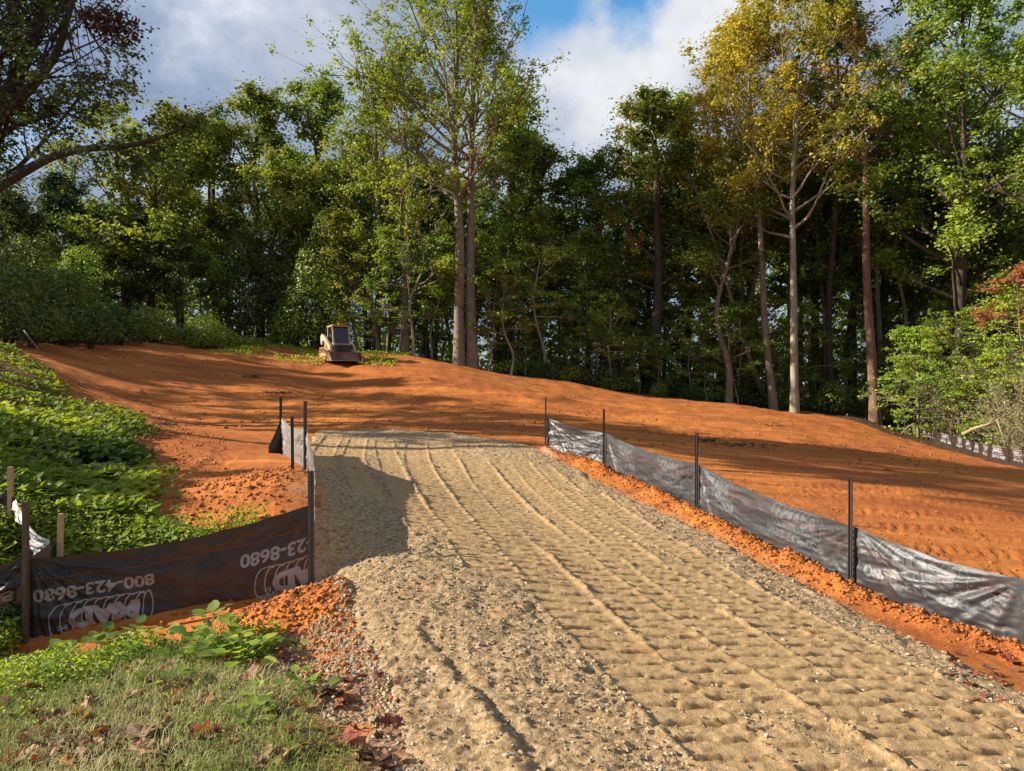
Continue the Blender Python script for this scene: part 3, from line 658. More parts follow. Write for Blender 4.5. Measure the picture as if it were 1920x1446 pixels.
post(lfen, -2.63, 9.3, gz1(-2.63, 9.3), P(0, 752, 9.3)[2], .045, 'steelgrey')
post(lfen, -2.58, 8.6, gz1(-2.58, 8.6), P(0, 781, 8.6)[2], .036, 'steel', (-.01, 0))
post(lfen, -3.72, 11.76, gz1(-3.72, 11.76), P(0, 745, 11.76)[2], .04, 'steel')
post(lfen, -3.665, 5.51, gz1(-3.66, 5.5), P(0, 943, 5.5)[2], .035, 'oldwood', (0, 0), 'stake', T=False)
# fence continuing beyond the left edge
ofen = empty('silt_fence', (0, 0, 0), 'crumpled glossy black silt fence on pale wooden stakes at the left edge', 'fence', 'silt fences')
z_ = gz1(-3.6, 5.75)
fabric('fabric', ofen, (-3.70, 5.60), (-3.56, 5.78), P(0, 1048, 5.6)[2], P(0, 1003, 5.78)[2], 0, 0, M['fab_near'], 0, 0, .02, 7, base_fn=lambda x, y: Hd(x, y) - .03, stitch=0)
fabric('fabric', ofen, (-3.62, 5.72), (-4.32, 6.3), P(0, 1010, 5.72)[2], P(0, 922, 6.3)[2], 0, 0, M['fab_near2'] if 'fab_near2' in M else M['fab_right'], .4, .10, .06, 8, base_fn=lambda x, y: Hd(x, y) - .03, stitch=0)
fabric('fabric', ofen, (-4.32, 6.3), (-6.0, 6.1), P(0, 922, 6.3)[2], P(0, 930, 6.1)[2], 0, 0, M['fab_near'], .4, .12, .06, 9, base_fn=lambda x, y: Hd(x, y) - .03)
fabric('fabric', ofen, (-4.6, 5.35), (-3.70, 5.58), P(0, 1130, 5.35)[2], P(0, 1035, 5.58)[2], 0, 0, M['fab_near'], .4, .05, .11, 12, base_fn=lambda x, y: Hd(x, y) - .03, stitch=0, belly=-.1)
post(ofen, -3.57, 5.76, z_, P(0, 965, 5.76)[2], .034, 'wood', (.02, 0), 'stake', T=False)
post(ofen, -4.30, 6.27, gz1(-4.3, 6.27), P(0, 877, 6.27)[2], .034, 'wood', (0, 0), 'stake', T=False)
# far right fence
ffen = empty('silt_fence', (0, 0, 0), 'low brown silt fence with white logos at the far right edge of the clay field', 'fence', 'silt fences')
FP = [(1680, 813, 41), (1700, 815, 39), (1722, 821, 36.5), (1753, 832, 31.5), (1796, 845, 29.5), (1860, 863, 24), (1925, 878, 21.5), (1990, 895, 19.5), (2080, 915, 17.5)]
FP = [P(*p) for p in FP]; u = .2
for k in range(len(FP) - 1):
    a, b = FP[k], FP[k + 1]; L = math.hypot(b[0] - a[0], b[1] - a[1]); fh = .58
    za, zb = gz1(a[0], a[1]), gz1(b[0], b[1])
    fabric('fabric', ffen, a[:2], b[:2], za + fh, zb + fh, 0, 0, M['fab_far'], u, .05, .09, 30 + k, nx=int(L / .06) + 2, ny=14, base_fn=lambda x, y: Hd(x, y) - .02, stitch=0, belly=.05); u += L
for k in range(len(FP) - 1):
    a, b = FP[k], FP[k + 1]
    L = math.hypot(b[0] - a[0], b[1] - a[1])
    for q in (0, .5) if k > 2 else (0,):
        x, y = a[0] * (1 - q) + b[0] * q, a[1] * (1 - q) + b[1] * q; post(ffen, x + .05, y + .05, gz1(x, y), gz1(x, y) + .95, .045, 'steel', (.02, 0))

# ------------------------------------------------------------------ compact track loader
def mat_loader():
    M['ochre'] = plain_mat('dusty ochre paint', (.50, .27, .055), .6, var=.3, scale=4, dirt=(.30, .17, .08))
    M['lgrey'] = plain_mat('dusty tan paint', (.50, .42, .30), .55, var=.2, scale=4, dirt=(.36, .24, .14))
    M['black'] = plain_mat('black paint', (.02, .02, .02), .5, var=.3, dirt=(.10, .06, .035))
    M['rubber'] = plain_mat('muddy rubber', (.03, .027, .025), .9, var=.4, dirt=(.30, .14, .06))
    M['bucket'] = plain_mat('worn bucket steel', (.16, .09, .05), .6, .2, var=.4, scale=5, dirt=(.32, .17, .09))
    m, t = newmat('cab glass'); p = t.n('ShaderNodeBsdfPrincipled', ins={'Base Color': (.012, .012, .014, 1), 'Roughness': .12}); finish(t, p.outputs[0]); M['glass'] = m
    m, t = newmat('lamp glass'); p = t.n('ShaderNodeBsdfPrincipled', ins={'Base Color': (.75, .75, .72, 1), 'Roughness': .2}); finish(t, p.outputs[0]); M['lamp'] = m
mat_loader()
lp = P(634, 678, 35.5); lz = gz1(lp[0], lp[1])
ldr = empty('track_loader', (lp[0], lp[1], lz), 'dusty tan compact track loader with its bucket lowered at the top of the clay slope', 'loader', rz=R(30)); ldr.scale = (.87, .87, .87)
def part(name, mat, fn, parent=ldr, **k):
    A = Acc(); fn(A); return link(name, A.mesh(name, M[mat], **k), parent)
def track(A, x0, x1):
    poly = []
    for (cy0, cz, r, a0, a1) in [(-.95, .26, .24, 200, 300), (.62, .24, .22, 270, 380), (.70, .50, .22, 10, 80), (-.35, .55, .17, 90, 150)]:
        for a in np.linspace(a0, a1, 7): poly.append((cy0 + r * math.cos(R(a)), cz + r * math.sin(R(a))))
    A.prism(poly, x0, x1)
    P_ = np.array(poly + [poly[0]]); sg = np.linalg.norm(np.diff(P_, axis=0), axis=1); cum = np.concatenate([[0], np.cumsum(sg)])
    for q in np.arange(0, cum[-1], .11):
        k = min(np.searchsorted(cum, q, 'right') - 1, len(sg) - 1); f = (q - cum[k]) / (sg[k] + 1e-9); c = P_[k] * (1 - f) + P_[k + 1] * f
        ang = math.atan2(P_[k + 1][1] - P_[k][1], P_[k + 1][0] - P_[k][0]); Mx = np.array([[1, 0, 0], [0, math.cos(ang), -math.sin(ang)], [0, math.sin(ang), math.cos(ang)]])
        A.box(((x0 + x1) / 2, c[0], c[1]), (x1 - x0 - .01, .045, .05), M=Mx)
for sx in (-1, 1):
    x0, x1 = sorted((sx * .46, sx * .84))
    tr_ = part('track', 'rubber', lambda A: track(A, x0, x1))
    part('track_frame', 'ochre', lambda A: A.prism([(-.72, .30), (.60, .28), (.62, .48), (-.3, .5)], sx * .845, sx * .87), tr_)
    for yy in (-.55, -.2, .15, .5): part('roller', 'ochre', lambda A: A.tube([(sx * .84, yy, .17), (sx * .90, yy, .17)], .09, 12), tr_)
    part('fender', 'ochre', lambda A: A.prism([(-1.0, .54), (-.95, .60), (-.25, .80), (.72, .80), (.72, .75), (-.22, .75), (-.93, .54)], sx * .46, sx * .85))
    arm = part('lift_arm', 'lgrey', lambda A: A.prism([(.95, 1.05), (1.0, 1.45), (.75, 1.58), (.1, 1.36), (-.85, .82), (-1.12, .34), (-.96, .28), (-.68, .66), (.15, 1.12), (.6, 1.22), (.78, .95)], sx * .60, sx * .72))
    part('hydraulic_cylinder', 'black', lambda A: A.tube([(sx * .56, .5, .8), (sx * .56, -.35, .98)], .045, 10), arm)
    part('headlight', 'lamp', lambda A: A.tube([(sx * .50, -.80, 1.02), (sx * .50, -.84, 1.02)], .06, 12))
part('body', 'ochre', lambda A: (A.prism([(-.80, .30), (1.05, .38), (1.15, .75), (1.1, 1.25), (.45, 1.35), (-.45, .90), (-.80, .80)], -.45, .45)))
part('front_plate', 'black', lambda A: (A.box((0, -.82, .60), (.92, .04, .56)), A.box((0, -.86, .86), (.62, .06, .10)), A.box((0, -.86, .62), (.56, .05, .06))))
def cabf(A):
    for sx in (-1, 1):
        A.prism([(-.72, .92), (-.64, .92), (-.36, 1.92), (-.44, 1.92)], sx * .44 - .035, sx * .44 + .035)
        A.box((sx * .44, .42, 1.55), (.07, .08, .75)); A.prism([(-.7, .85), (.45, .85), (.45, 1.05), (-.66, 1.05)], sx * .45 - .03, sx * .45 + .03)
    A.box((0, -.72, .95), (.94, .07, .09)); A.box((0, .44, 1.4), (.84, .05, 1.0))
cab = part('cab', 'lgrey', cabf)
part('roof', 'ochre', lambda A: (A.box((0, 0, 1.97), (1.0, 1.02, .09)), A.box((0, .02, 2.03), (.8, .8, .05))), cab)
part('windscreen', 'glass', lambda A: A.prism([(-.66, .98), (-.645, .98), (-.39, 1.90), (-.405, 1.90)], -.40, .40), cab)
for sx in (-1, 1): part('side_window', 'glass', lambda A: A.prism([(-.58, 1.07), (.36, 1.07), (.36, 1.88), (-.34, 1.88)], sx * .455, sx * .468), cab)
part('seat', 'black', lambda A: (A.box((0, .0, 1.0), (.5, .45, .15)), A.box((0, .25, 1.3), (.48, .12, .6))), cab)
part('coupler', 'black', lambda A: (A.box((0, -1.12, .34), (1.1, .06, .34)), A.box((-.35, -1.0, .4), (.08, .3, .2)), A.box((.35, -1.0, .4), (.08, .3, .2))))
def bkt(A):
    prof = [(-1.18, .46), (-1.20, .22), (-1.26, .08), (-1.40, .03), (-1.80, .02)]
    for (a, b) in zip(prof[:-1], prof[1:]):
        n = np.array([-(b[1] - a[1]), b[0] - a[0]]); n = n / np.linalg.norm(n) * .02
        A.prism([a, b, (b[0] + n[0], b[1] + n[1]), (a[0] + n[0], a[1] + n[1])], -.86, .86)
    for sx in (-1, 1): A.prism([(-1.16, .48), (-1.22, .06), (-1.40, .01), (-1.80, .0), (-1.50, .28), (-1.24, .48)], sx * .865 - .015, sx * .865 + .015)
bk = part('bucket', 'bucket', bkt)
part('cutting_edge', 'lgrey', lambda A: A.box((0, -1.84, .014), (1.76, .12, .02)), bk)
part('top_lip', 'bucket', lambda A: A.box((0, -1.20, .485), (1.76, .09, .04)), bk)

# ------------------------------------------------------------------ leaf scattering
DIAM = (np.array([[0, 0, 0], [.30, .42, .07], [0, 1, -.03], [-.30, .42, .07]]), np.array([[0, 1, 2], [0, 2, 3]]))
def leaflet(w_=.42, lobes=0):
    o = [(0, 0, 0)]
    if lobes: ring = [(.30, .08), (w_, .35), (.34, .52), (.30, .72), (.12, .90), (0, 1.0)]
    else: ring = [(.22, .04), (w_, .30), (w_ * .95, .52), (w_ * .6, .78), (0, 1.0)]
    rg_ = [(x, y, .16 * x) for x, y in ring] + [(-x, y, .16 * x) for x, y in ring[-2::-1]]
    V = [(0, .35, -.0)] + [(0, 0, 0)] + [(x, y, z - .10 * y * y) for x, y, z in rg_]
    n = len(V) - 1
    return np.array(V, float), np.array([[0, 1 + i, 1 + (i + 1) % n] for i in range(n)])
SIMPLE = (np.array([(0, 0, 0), (.36, .24, .07), (.33, .62, .04), (0, 1, -.10), (-.33, .62, .04), (-.36, .24, .07)]), np.array([[0, 1, 2], [0, 2, 3], [0, 3, 4], [0, 4, 5]]))
def trifol():
    V, Fc = SIMPLE; out = []; fo = []
    for k, (a, sc, off) in enumerate([(0, 1, (0, .25, .0)), (80, .85, (.05, .12, 0)), (-80, .85, (-.05, .12, 0))]):
        c, s_ = math.cos(R(a)), math.sin(R(a)); q = V * sc
        q = np.column_stack([q[:, 0] * c + q[:, 1] * s_, -q[:, 0] * s_ + q[:, 1] * c, q[:, 2]]) + off
        out.append(q); fo.append(Fc + k * len(V))
    return np.vstack(out), np.vstack(fo)
LEAF = leaflet(); LOBED = leaflet(.44, 1); TRI = trifol()
def inst(tm, Pn, size, N, az=None, tint=None):
    V, Fc = tm; n = len(Pn); N = N / (np.linalg.norm(N, axis=1)[:, None] + 1e-9)
    a = rng.random(n) * 6.283 if az is None else az
    ref = np.stack([np.cos(a), np.sin(a), 0 * a], 1); U = np.cross(N, ref); U /= np.linalg.norm(U, axis=1)[:, None] + 1e-9; B = np.cross(N, U)
    size = np.broadcast_to(np.asarray(size, float), (n,))
    out = Pn[:, None] + size[:, None, None] * (V[None, :, 0, None] * U[:, None] + V[None, :, 1, None] * B[:, None] + V[None, :, 2, None] * N[:, None])
    F2 = (Fc[None] + (np.arange(n) * len(V))[:, None, None]).reshape(-1, 3)
    return out.reshape(-1, 3), F2, np.repeat(tint if tint is not None else rng.random(n), len(V))
def upn(n, k=1.0):
    v = rng.normal(0, 1, (n, 3)); v[:, 2] = np.abs(v[:, 2]) + k * 1.5; return v
def leaves_obj(name, tm, Pn, size, N, mat, parent=None, tint=None, az=None):
    V, Fc, tt = inst(tm, Pn, size, N, az, tint); return link(name, mesh(name, V, Fc, mat, False, {'tint': tt}), parent)

# ------------------------------------------------------------------ trees
LNF, LSF = .70, 1.12
def gen_tree(H, r, clear=.35, spread=4, n1=26, n2=5, n3=0, up=(20, 65), wob=.3, cr=.7, nl=60, ls=.16, flat=.7, lean=(0, 0), prof='dome', bend=.5, droop=.25, side=None, seed=0, mat='green', bark='bark', pos2=None, tb=0.0, extra=None, sec_len=.42, bare=0.0, crown_off=(0, 0)):
    rg_ = np.random.default_rng(seed); A = Acc(); C = []; CR = []
    t = np.linspace(0, 1, 18)
    wx = np.interp(t, np.linspace(0, 1, 6), np.concatenate([[0], rg_.normal(0, wob, 5)])); wy = np.interp(t, np.linspace(0, 1, 6), np.concatenate([[0], rg_.normal(0, wob, 5)]))
    wx = np.convolve(np.pad(wx, 2, 'edge'), np.ones(5) / 5, 'valid'); wy = np.convolve(np.pad(wy, 2, 'edge'), np.ones(5) / 5, 'valid'); wx -= wx[0]; wy -= wy[0]
    tp = np.column_stack([wx + lean[0] * H * t, wy + lean[1] * H * t, t * H]); rad = r * ((1 - t) ** .75 * .96 + .04); rad[0] *= 1.35; rad[1] *= 1.05
    tp[0, 2] = -.4
    A.tube(tp, rad, 9)
    ga = rg_.random() * 6.28
    for i in range(n1):
        rel = (i + rg_.random()) / n1; tt_ = clear + (.98 - clear) * rel; o = np.array([np.interp(tt_, t, tp[:, k]) for k in range(3)])
        ga += 2.4 + rg_.normal(0, .4)
        if prof == 'dome': p = math.sin(math.pi * min(1, .16 + .84 * rel) ** .8) ** .7 * (1 - .1 * rel) + .12
        elif prof == 'cone': p = (1 - rel) ** .8 + .12
        elif prof == 'top': p = .45 + .55 * math.sin(math.pi * (.1 + .75 * rel))
        else: p = .8
        L = spread * p * rg_.uniform(.7, 1.15); el = R(up[0] + (up[1] - up[0]) * rel + rg_.normal(0, 8))
        if side is not None: L *= 1 + side[2] * math.cos(ga - math.atan2(side[1], side[0]))
        d = np.array([math.cos(ga) * math.cos(el), math.sin(ga) * math.cos(el), math.sin(el)])
        m = 7; pts = [o]; dd = d.copy()
        for k in range(m - 1):
            dd = dd + rg_.normal(0, .13, 3) + np.array([0, 0, bend * .12 - droop * .10 * k / m]); dd /= np.linalg.norm(dd); pts.append(pts[-1] + dd * L / (m - 1))
        pts = np.array(pts); r0 = min(np.interp(tt_, t, rad) * .6, .02 * L + .012); br = np.linspace(r0, max(.012, r0 * .2), m)
        A.tube(pts, br, 5, cap=False); C.append(pts[-1]); CR.append(1.0)
        for k in range(n2):
            s_ = rg_.uniform(.3, 1.0); q = s_ * (m - 1); k0 = min(int(q), m - 2); o2 = pts[k0] * (1 - q + k0) + pts[k0 + 1] * (q - k0)
            dir_ = pts[k0 + 1] - pts[k0]; dir_ = dir_ / (np.linalg.norm(dir_) + 1e-9) + rg_.normal(0, .55, 3) * [1, 1, .6] + [0, 0, .18]; dir_ /= np.linalg.norm(dir_)
            L2 = L * sec_len * rg_.uniform(.6, 1.2) * (1.15 - .4 * s_); p2 = [o2]; e2 = dir_.copy()
            for kk in range(3): e2 = e2 + rg_.normal(0, .2, 3) + [0, 0, .06]; e2 /= np.linalg.norm(e2); p2.append(p2[-1] + e2 * L2 / 3)
            p2 = np.array(p2); A.tube(p2, np.linspace(max(.01, r0 * .35), .008, 4), 4, cap=False); C.append(p2[-1]); CR.append(1.0)
            if n3 == 0: C.append(p2[2]); CR.append(.9)
            for kk in range(n3):
                o3 = p2[rg_.integers(1, 4)]; e3 = e2 + rg_.normal(0, .6, 3) + [0, 0, .15]; e3 /= np.linalg.norm(e3); L3 = L2 * rg_.uniform(.35, .7)
                p3 = np.array([o3, o3 + e3 * L3 * .5 + rg_.normal(0, .04, 3), o3 + e3 * L3 + [0, 0, .05]]); A.tube(p3, [.011, .008, .005], 3, cap=False); C.append(p3[-1]); CR.append(.8)
    if extra is not None: extra(A, C, CR, rg_)
    C = np.array(C); CR = np.array(CR); 
    if bare: kp = rg_.random(len(C)) > bare; C, CR = C[kp], CR[kp]
    nC = len(C); sz = CR * rg_.uniform(.65, 1.3, nC); cnt = np.maximum(4, (LNF * nl * sz ** 2).astype(int)); idx = np.repeat(np.arange(nC), cnt); n = len(idx)
    v = rg_.normal(0, 1, (n, 3)); v /= np.linalg.norm(v, axis=1)[:, None]; rr_ = np.minimum(np.abs(rg_.normal(0, .62, n)), 1.9)
    off = v * (rr_ * cr * sz[idx])[:, None] * [1, 1, flat]
    Pn = C[idx] + off; N = v * .7 + rg_.normal(0, .55, (n, 3)) + [0, 0, .75]
    ct = rg_.random(nC); tint = np.clip(.62 * ct[idx] + .42 * rg_.random(n) - .05 + tb, 0, 1)
    V, Fc, tt = inst(DIAM, Pn, LSF * ls * rg_.uniform(.7, 1.3, n), N, None, tint)
    tm = A.mesh('trunk', M[bark], True); cm = mesh('crown', V, Fc, M[mat], False, {'tint': tt}); return tm, cm
def put_tree(name, meshes, x, y, label, group=None, rz=0, sc=1.0, cat='tree', szc=1.0, z=None, mat=None):
    e = empty(name, (x, y, gz1(x, y) if z is None else z), label, cat, group, rz); e.scale = (sc, sc, sc * szc)
    link('trunk', meshes[0], e); link('crown', meshes[1], e); return e
def at(px, d): return (px - 960) / F * d, d
def hgt(px, d, top):
    x, y = at(px, d); return P(px, top, d)[2] - gz1(x, y)
def key(name, px, d, top, label, group='trees along the forest edge', cat='tree', rz=0, **k):
    h = hgt(px, d, top); x, y = at(px, d); return put_tree(name, gen_tree(h * .94, **k), x, y, label, group, rz, cat=cat)

# silhouette of the tree tops seen against the sky, used as an upper limit for background trees
SKY = ([-400, 0, 120, 240, 300, 350, 480, 600, 690, 760, 1000, 1050, 1100, 1160, 1230, 1300, 1400, 1550, 1750, 1920, 2500],
       [200, 330, 330, 310, 270, 240, 215, 200, 190, 230, 260, 330, 350, 300, 200, 170, 110, 90, 60, 20, 0])
TREE = {}
# --- oaks with rounded leaf masses at the back left
oakp = dict(r=.34, clear=.22, spread=5.0, n1=24, n2=5, up=(25, 75), cr=.95, nl=95, ls=.21, flat=.62, mat='oak', bark='bark_dark', bend=.6)
key('oak_tree', 600, 50, 142, 'tallest dense olive green oak, its rounded top directly left of the twin trunked poplar', 'oaks at the back left', seed=1, **{**oakp, 'spread': 5.4})
key('oak_tree', 487, 49, 168, 'broad olive green oak with rounded leaf masses, second from the tall poplar', 'oaks at the back left', seed=2, **oakp)
key('oak_tree', 405, 51, 212, 'olive oak with a lower crown left of the two tallest oaks', 'oaks at the back left', seed=3, **{**oakp, 'spread': 4.2})
key('oak_tree', 338, 47, 196, 'dull bronze green oak at the left end of the row of oaks', 'oaks at the back left', seed=4, **{**oakp, 'spread': 3.6, 'tb': .12})
key('oak_tree', 513, 44, 322, 'smaller forked oak with a flat yellow green crown in front of the tall oaks', 'oaks at the back left', seed=5, **{**oakp, 'clear': .52, 'spread': 3.8, 'n1': 16, 'r': .24, 'tb': .22, 'cr': .8, 'nl': 70, 'ls': .17, 'up': (40, 40)})
key('deciduous_tree', 640, 48, 300, 'olive tree between the vine mound and the tall poplar', seed=6, **{**oakp, 'spread': 3.2, 'r': .22, 'tb': .1})
# --- the tall sparse poplar with two trunks
def twin():
    h = hgt(870, 39.5, -42); tm, cm = gen_tree(h * .96, .32, clear=.42, spread=5.9, n1=34, n2=6, n3=3, up=(15, 74), cr=.68, nl=64, ls=.145, flat=.8, mat='poplar', bark='bark', seed=21, wob=.16, bend=.9, lean=(-.014, 0), bare=.06, side=(-1, 0, .25))
    tm2, cm2 = gen_tree(h * .88, .31, clear=.46, spread=5.6, n1=28, n2=6, n3=3, up=(18, 70), cr=.56, nl=36, ls=.14, flat=.8, mat='poplar', bark='bark', seed=22, wob=.16, bend=.9, lean=(.006, .0), bare=.2)
    x, y = at(861, 39.5); e = empty('poplar_tree', (x, y, gz1(x, y)), 'very tall sparse poplar with two straight pale trunks rising side by side from the crest', 'tree', 'trees along the forest edge')
    link('trunk', tm, e); link('crown', cm, e); o = link('trunk', tm2, e); o.location = (.72, .1, 0); c = link('crown', cm2, o)
    return e
twin()
pop = dict(r=.24, clear=.16, spread=4.3, n1=28, n2=5, n3=1, up=(15, 65), cr=.68, nl=64, ls=.17, flat=.7, bark='bark', wob=.35)
key('poplar_tree', 760, 40.8, 62, 'leafy yellow green poplar filling the space just left of the twin pale trunks', seed=31, mat='poplar', **pop)
key('poplar_tree', 705, 43, 120, 'green poplar half hidden behind the yellow green one, next to the tallest oak', seed=32, mat='lime', **{**pop, 'tb': -.2})
key('poplar_tree', 668, 41.5, 385, 'small tree with brownish tinted leaves on a leaning stem right of the loader', seed=33, mat='poplar', **{**pop, 'spread': 2.2, 'r': .10, 'lean': (-.16, 0), 'nl': 30, 'ls': .13, 'tb': .2, 'cr': .5})
key('sapling', 775, 40, 372, 'slim sapling with a pale stem left of the twin poplar trunks', 'saplings at the forest edge', cat='sapling', seed=34, mat='lime', **{**pop, 'r': .09, 'bark': 'bark_pale', 'spread': 2.3, 'clear': .22, 'nl': 26, 'ls': .13, 'cr': .45, 'flat': .35, 'up': (0, 40), 'n1': 22})
key('sapling', 812, 41, 430, 'thin leafy sapling close to the left side of the twin poplar trunks', 'saplings at the forest edge', cat='sapling', seed=35, mat='lime', **{**pop, 'r': .06, 'bark': 'bark_pale', 'spread': 1.8, 'clear': .3, 'nl': 24, 'ls': .13, 'cr': .45, 'flat': .35, 'up': (0, 40), 'n1': 16, 'tb': -.1})
# --- behind the poplar
key('oak_tree', 955, 46, 172, 'dark olive oak right behind the twin poplar', 'oaks at the back centre', seed=41, **{**oakp, 'spread': 4.6, 'tb': -.1, 'side': (1, 0, .25)})
key('oak_tree', 1010, 48, 250, 'dark oak whose crown bulges out to the right below the poplar top', 'oaks at the back centre', seed=42, **{**oakp, 'spread': 3.6, 'tb': -.12})
gp = dict(r=.26, clear=.22, spread=4.2, n1=24, n2=5, up=(15, 65), cr=.85, nl=80, ls=.20, flat=.6, mat='green', bark='bark_dark')
key('deciduous_tree', 1130, 47, 288, 'dense green tree with a domed top under the patch of open sky', seed=43, **gp)
key('deciduous_tree', 1075, 49, 300, 'green tree behind the domed one, closing the gap beside the dark oak', seed=44, **{**gp, 'spread': 3.2})
key('deciduous_tree', 1178, 44, 150, 'narrow tall tree with thin brownish leaves standing up beside the open sky', seed=45, **{**gp, 'mat': 'orange', 'spread': 1.5, 'clear': .35, 'n1': 22, 'n2': 4, 'cr': .42, 'nl': 22, 'ls': .14, 'r': .16, 'bare': .2})
key('deciduous_tree', 1228, 43, 138, 'dark thick trunked tree with olive leaves right of the narrow brownish one', seed=46, **{**gp, 'mat': 'oak', 'spread': 3.7, 'r': .36, 'clear': .3})
key('deciduous_tree', 1290, 46, 150, 'olive and bronze tree behind the left part of the orange crowns', seed=47, **{**gp, 'mat': 'oak', 'spread': 3.6, 'tb': .1})
# --- orange and yellow crowns at the right
og = dict(r=.215, clear=.40, spread=5.6, n1=32, n2=6, n3=1, up=(16, 68), cr=.72, nl=92, ls=.155, flat=.7, mat='orange', bark='bark_pale', wob=.3, bend=.9, droop=.1)
key('autumn_tree', 1490, 38.5, -70, 'tall autumn tree with the straightest pale trunk and golden orange leaves', 'autumn trees at the right', seed=51, **{**og, 'mat': 'gold'})
key('autumn_tree', 1452, 39.5, 10, 'orange leaved tree with a darker trunk just left of the palest trunk', 'autumn trees at the right', seed=52, **{**og, 'bark': 'bark', 'lean': (-.085, 0), 'clear': .5, 'spread': 4.2})
key('autumn_tree', 1400, 44, 40, 'orange topped tree farther back at the left end of the autumn crowns', 'autumn trees at the right', seed=53, **{**og, 'bark': 'bark', 'clear': .4, 'spread': 3.8, 'lean': (-.02, 0)})
key('autumn_tree', 1560, 42, -60, 'rust orange crown behind the pine top', 'autumn trees at the right', seed=54, **{**og, 'bark': 'bark_dark', 'clear': .5, 'spread': 3.4, 'tb': .2})
key('deciduous_tree', 1366, 39.5, 322, 'straight grey trunk with a thin green crown, left of the autumn trees', seed=55, **{**gp, 'r': .19, 'clear': .5, 'spread': 2.8, 'nl': 40, 'n1': 16, 'bark': 'bark', 'ls': .16})
key('deciduous_tree', 1440, 41, 240, 'long thin tree leaning strongly left across other trunks', seed=56, **{**gp, 'r': .15, 'clear': .75, 'spread': 1.8, 'nl': 30, 'n1': 9, 'bark': 'bark', 'lean': (-.34, .02), 'wob': .15})
# --- pine
key('pine_tree', 1642, 38, -40, 'tall pine with a reddish bare trunk leaning slightly left and sparse dark boughs', rz=0, r=.27, clear=.56, spread=3.1, n1=26, n2=5, n3=1, up=(-5, 30), cr=.42, nl=44, ls=.15, flat=.4, mat='pine', bark='bark_pine', seed=61, lean=(-.048, 0), wob=.12, prof='top', bend=.2)
# --- big green trees at the right
key('broad_tree', 1800, 36, -150, 'large green tree with light catching leaves near the right edge', 'large green trees at the right', seed=71, **{**gp, 'spread': 5.4, 'r': .28, 'clear': .22, 'n1': 36, 'nl': 85, 'cr': .85, 'ls': .17, 'mat': 'green', 'tb': .25, 'n2': 6})
key('broad_tree', 2075, 31, -260, 'green tree whose boughs hang in from the right edge of the picture', 'large green trees at the right', seed=72, **{**gp, 'spread': 6.0, 'r': .30, 'clear': .20, 'n1': 38, 'nl': 80, 'cr': .7, 'ls': .15, 'mat': 'green', 'tb': .3, 'flat': .4, 'n2': 6})
key('broad_tree', 1715, 44, 40, 'darker green tree between the pine and the large green tree', 'large green trees at the right', seed=73, **{**gp, 'spread': 3.6})
key('broad_tree', 1870, 42, -60, 'dark green tree behind the two largest green trees', 'large green trees at the right', seed=74, **{**gp, 'spread': 4.4, 'tb': .05})
key('deciduous_tree', 1552, 45, 230, 'dark trunked green tree closest to the palest trunk on its right', seed=75, **{**gp, 'spread': 3.0, 'clear': .35})
key('deciduous_tree', 1678, 41, 300, 'bent grey trunk with a few leaves just right of the pine', seed=76, **{**gp, 'r': .15, 'spread': 2.2, 'clear': .6, 'nl': 30, 'n1': 10, 'bark': 'bark', 'wob': .7})

# --- left side
def big_limbs(A, C, CR, rg_):
    o = np.array(at(-75, 18)); base = gz1(*o)
    def path(pts, r0, r1, sides=7):
        q = np.array([P(*p) for p in pts]) - [o[0], o[1], base]; n = len(q) * 5; t = np.linspace(0, len(q) - 1, n)
        qq = np.column_stack([np.interp(t, np.arange(len(q)), q[:, k]) for k in range(3)])
        for _ in range(3): qq[1:-1] = (qq[:-2] + 2 * qq[1:-1] + qq[2:]) / 4
        A.tube(qq, np.linspace(r0, r1, n), sides); return qq
    limb = path([(-75, 400, 18), (-30, 368, 17.8), (40, 325, 17.6), (100, 292, 17.3), (160, 278, 17), (230, 276, 17), (300, 260, 17), (340, 240, 17.2)], .15, .03)
    l2 = path([(-75, 380, 18), (-40, 300, 18), (0, 200, 18), (40, 130, 18), (75, 40, 18), (95, -60, 18.3), (100, -190, 18.5)], .24, .07)
    l3 = path([(-20, 240, 18), (60, 165, 17.8), (108, 100, 17.6), (130, 20, 17.5), (150, -80, 17.5)], .13, .05)
    path([(20, 150, 18), (30, 60, 18.6), (10, -40, 19)], .09, .03)
    l5 = path([(215, 278, 17), (260, 300, 17.1), (300, 335, 17.2)], .035, .015, 5); l6 = path([(160, 278, 17), (190, 320, 17), (215, 350, 17)], .03, .012, 5)
    off = np.array([o[0], o[1], base])
    for _ in range(560):
        py = rg_.uniform(-230, 350); lim = np.interp(py, [-230, -60, 0, 60, 110, 170, 200, 240, 290, 350], [300, 290, 268, 262, 265, 262, 200, 160, 70, 10]) + rg_.normal(0, 8)
        px = rg_.uniform(-260, lim - 8); d = 18 + rg_.normal(0, 1.4)
        if vnoise(np.array([px * .018]), np.array([py * .018]), 4)[0] < .34: continue
        C.append(P(px, py, d) - off); CR.append(.75)
        if rg_.random() < .3:
            c = C[-1]; b = l2[rg_.integers(8, len(l2))] if rg_.random() < .5 else l3[rg_.integers(5, len(l3))]
            m_ = (b + c) / 2 + rg_.normal(0, .2, 3); A.tube([b, m_, c], [.03, .02, .008], 4, cap=False)
    for q in (limb[24:], l5[4:], l6[4:]):
        for p_ in q:
            for _ in range(2): C.append(p_ + rg_.normal(0, .32, 3)); CR.append(.55)
x, y = at(-75, 18)
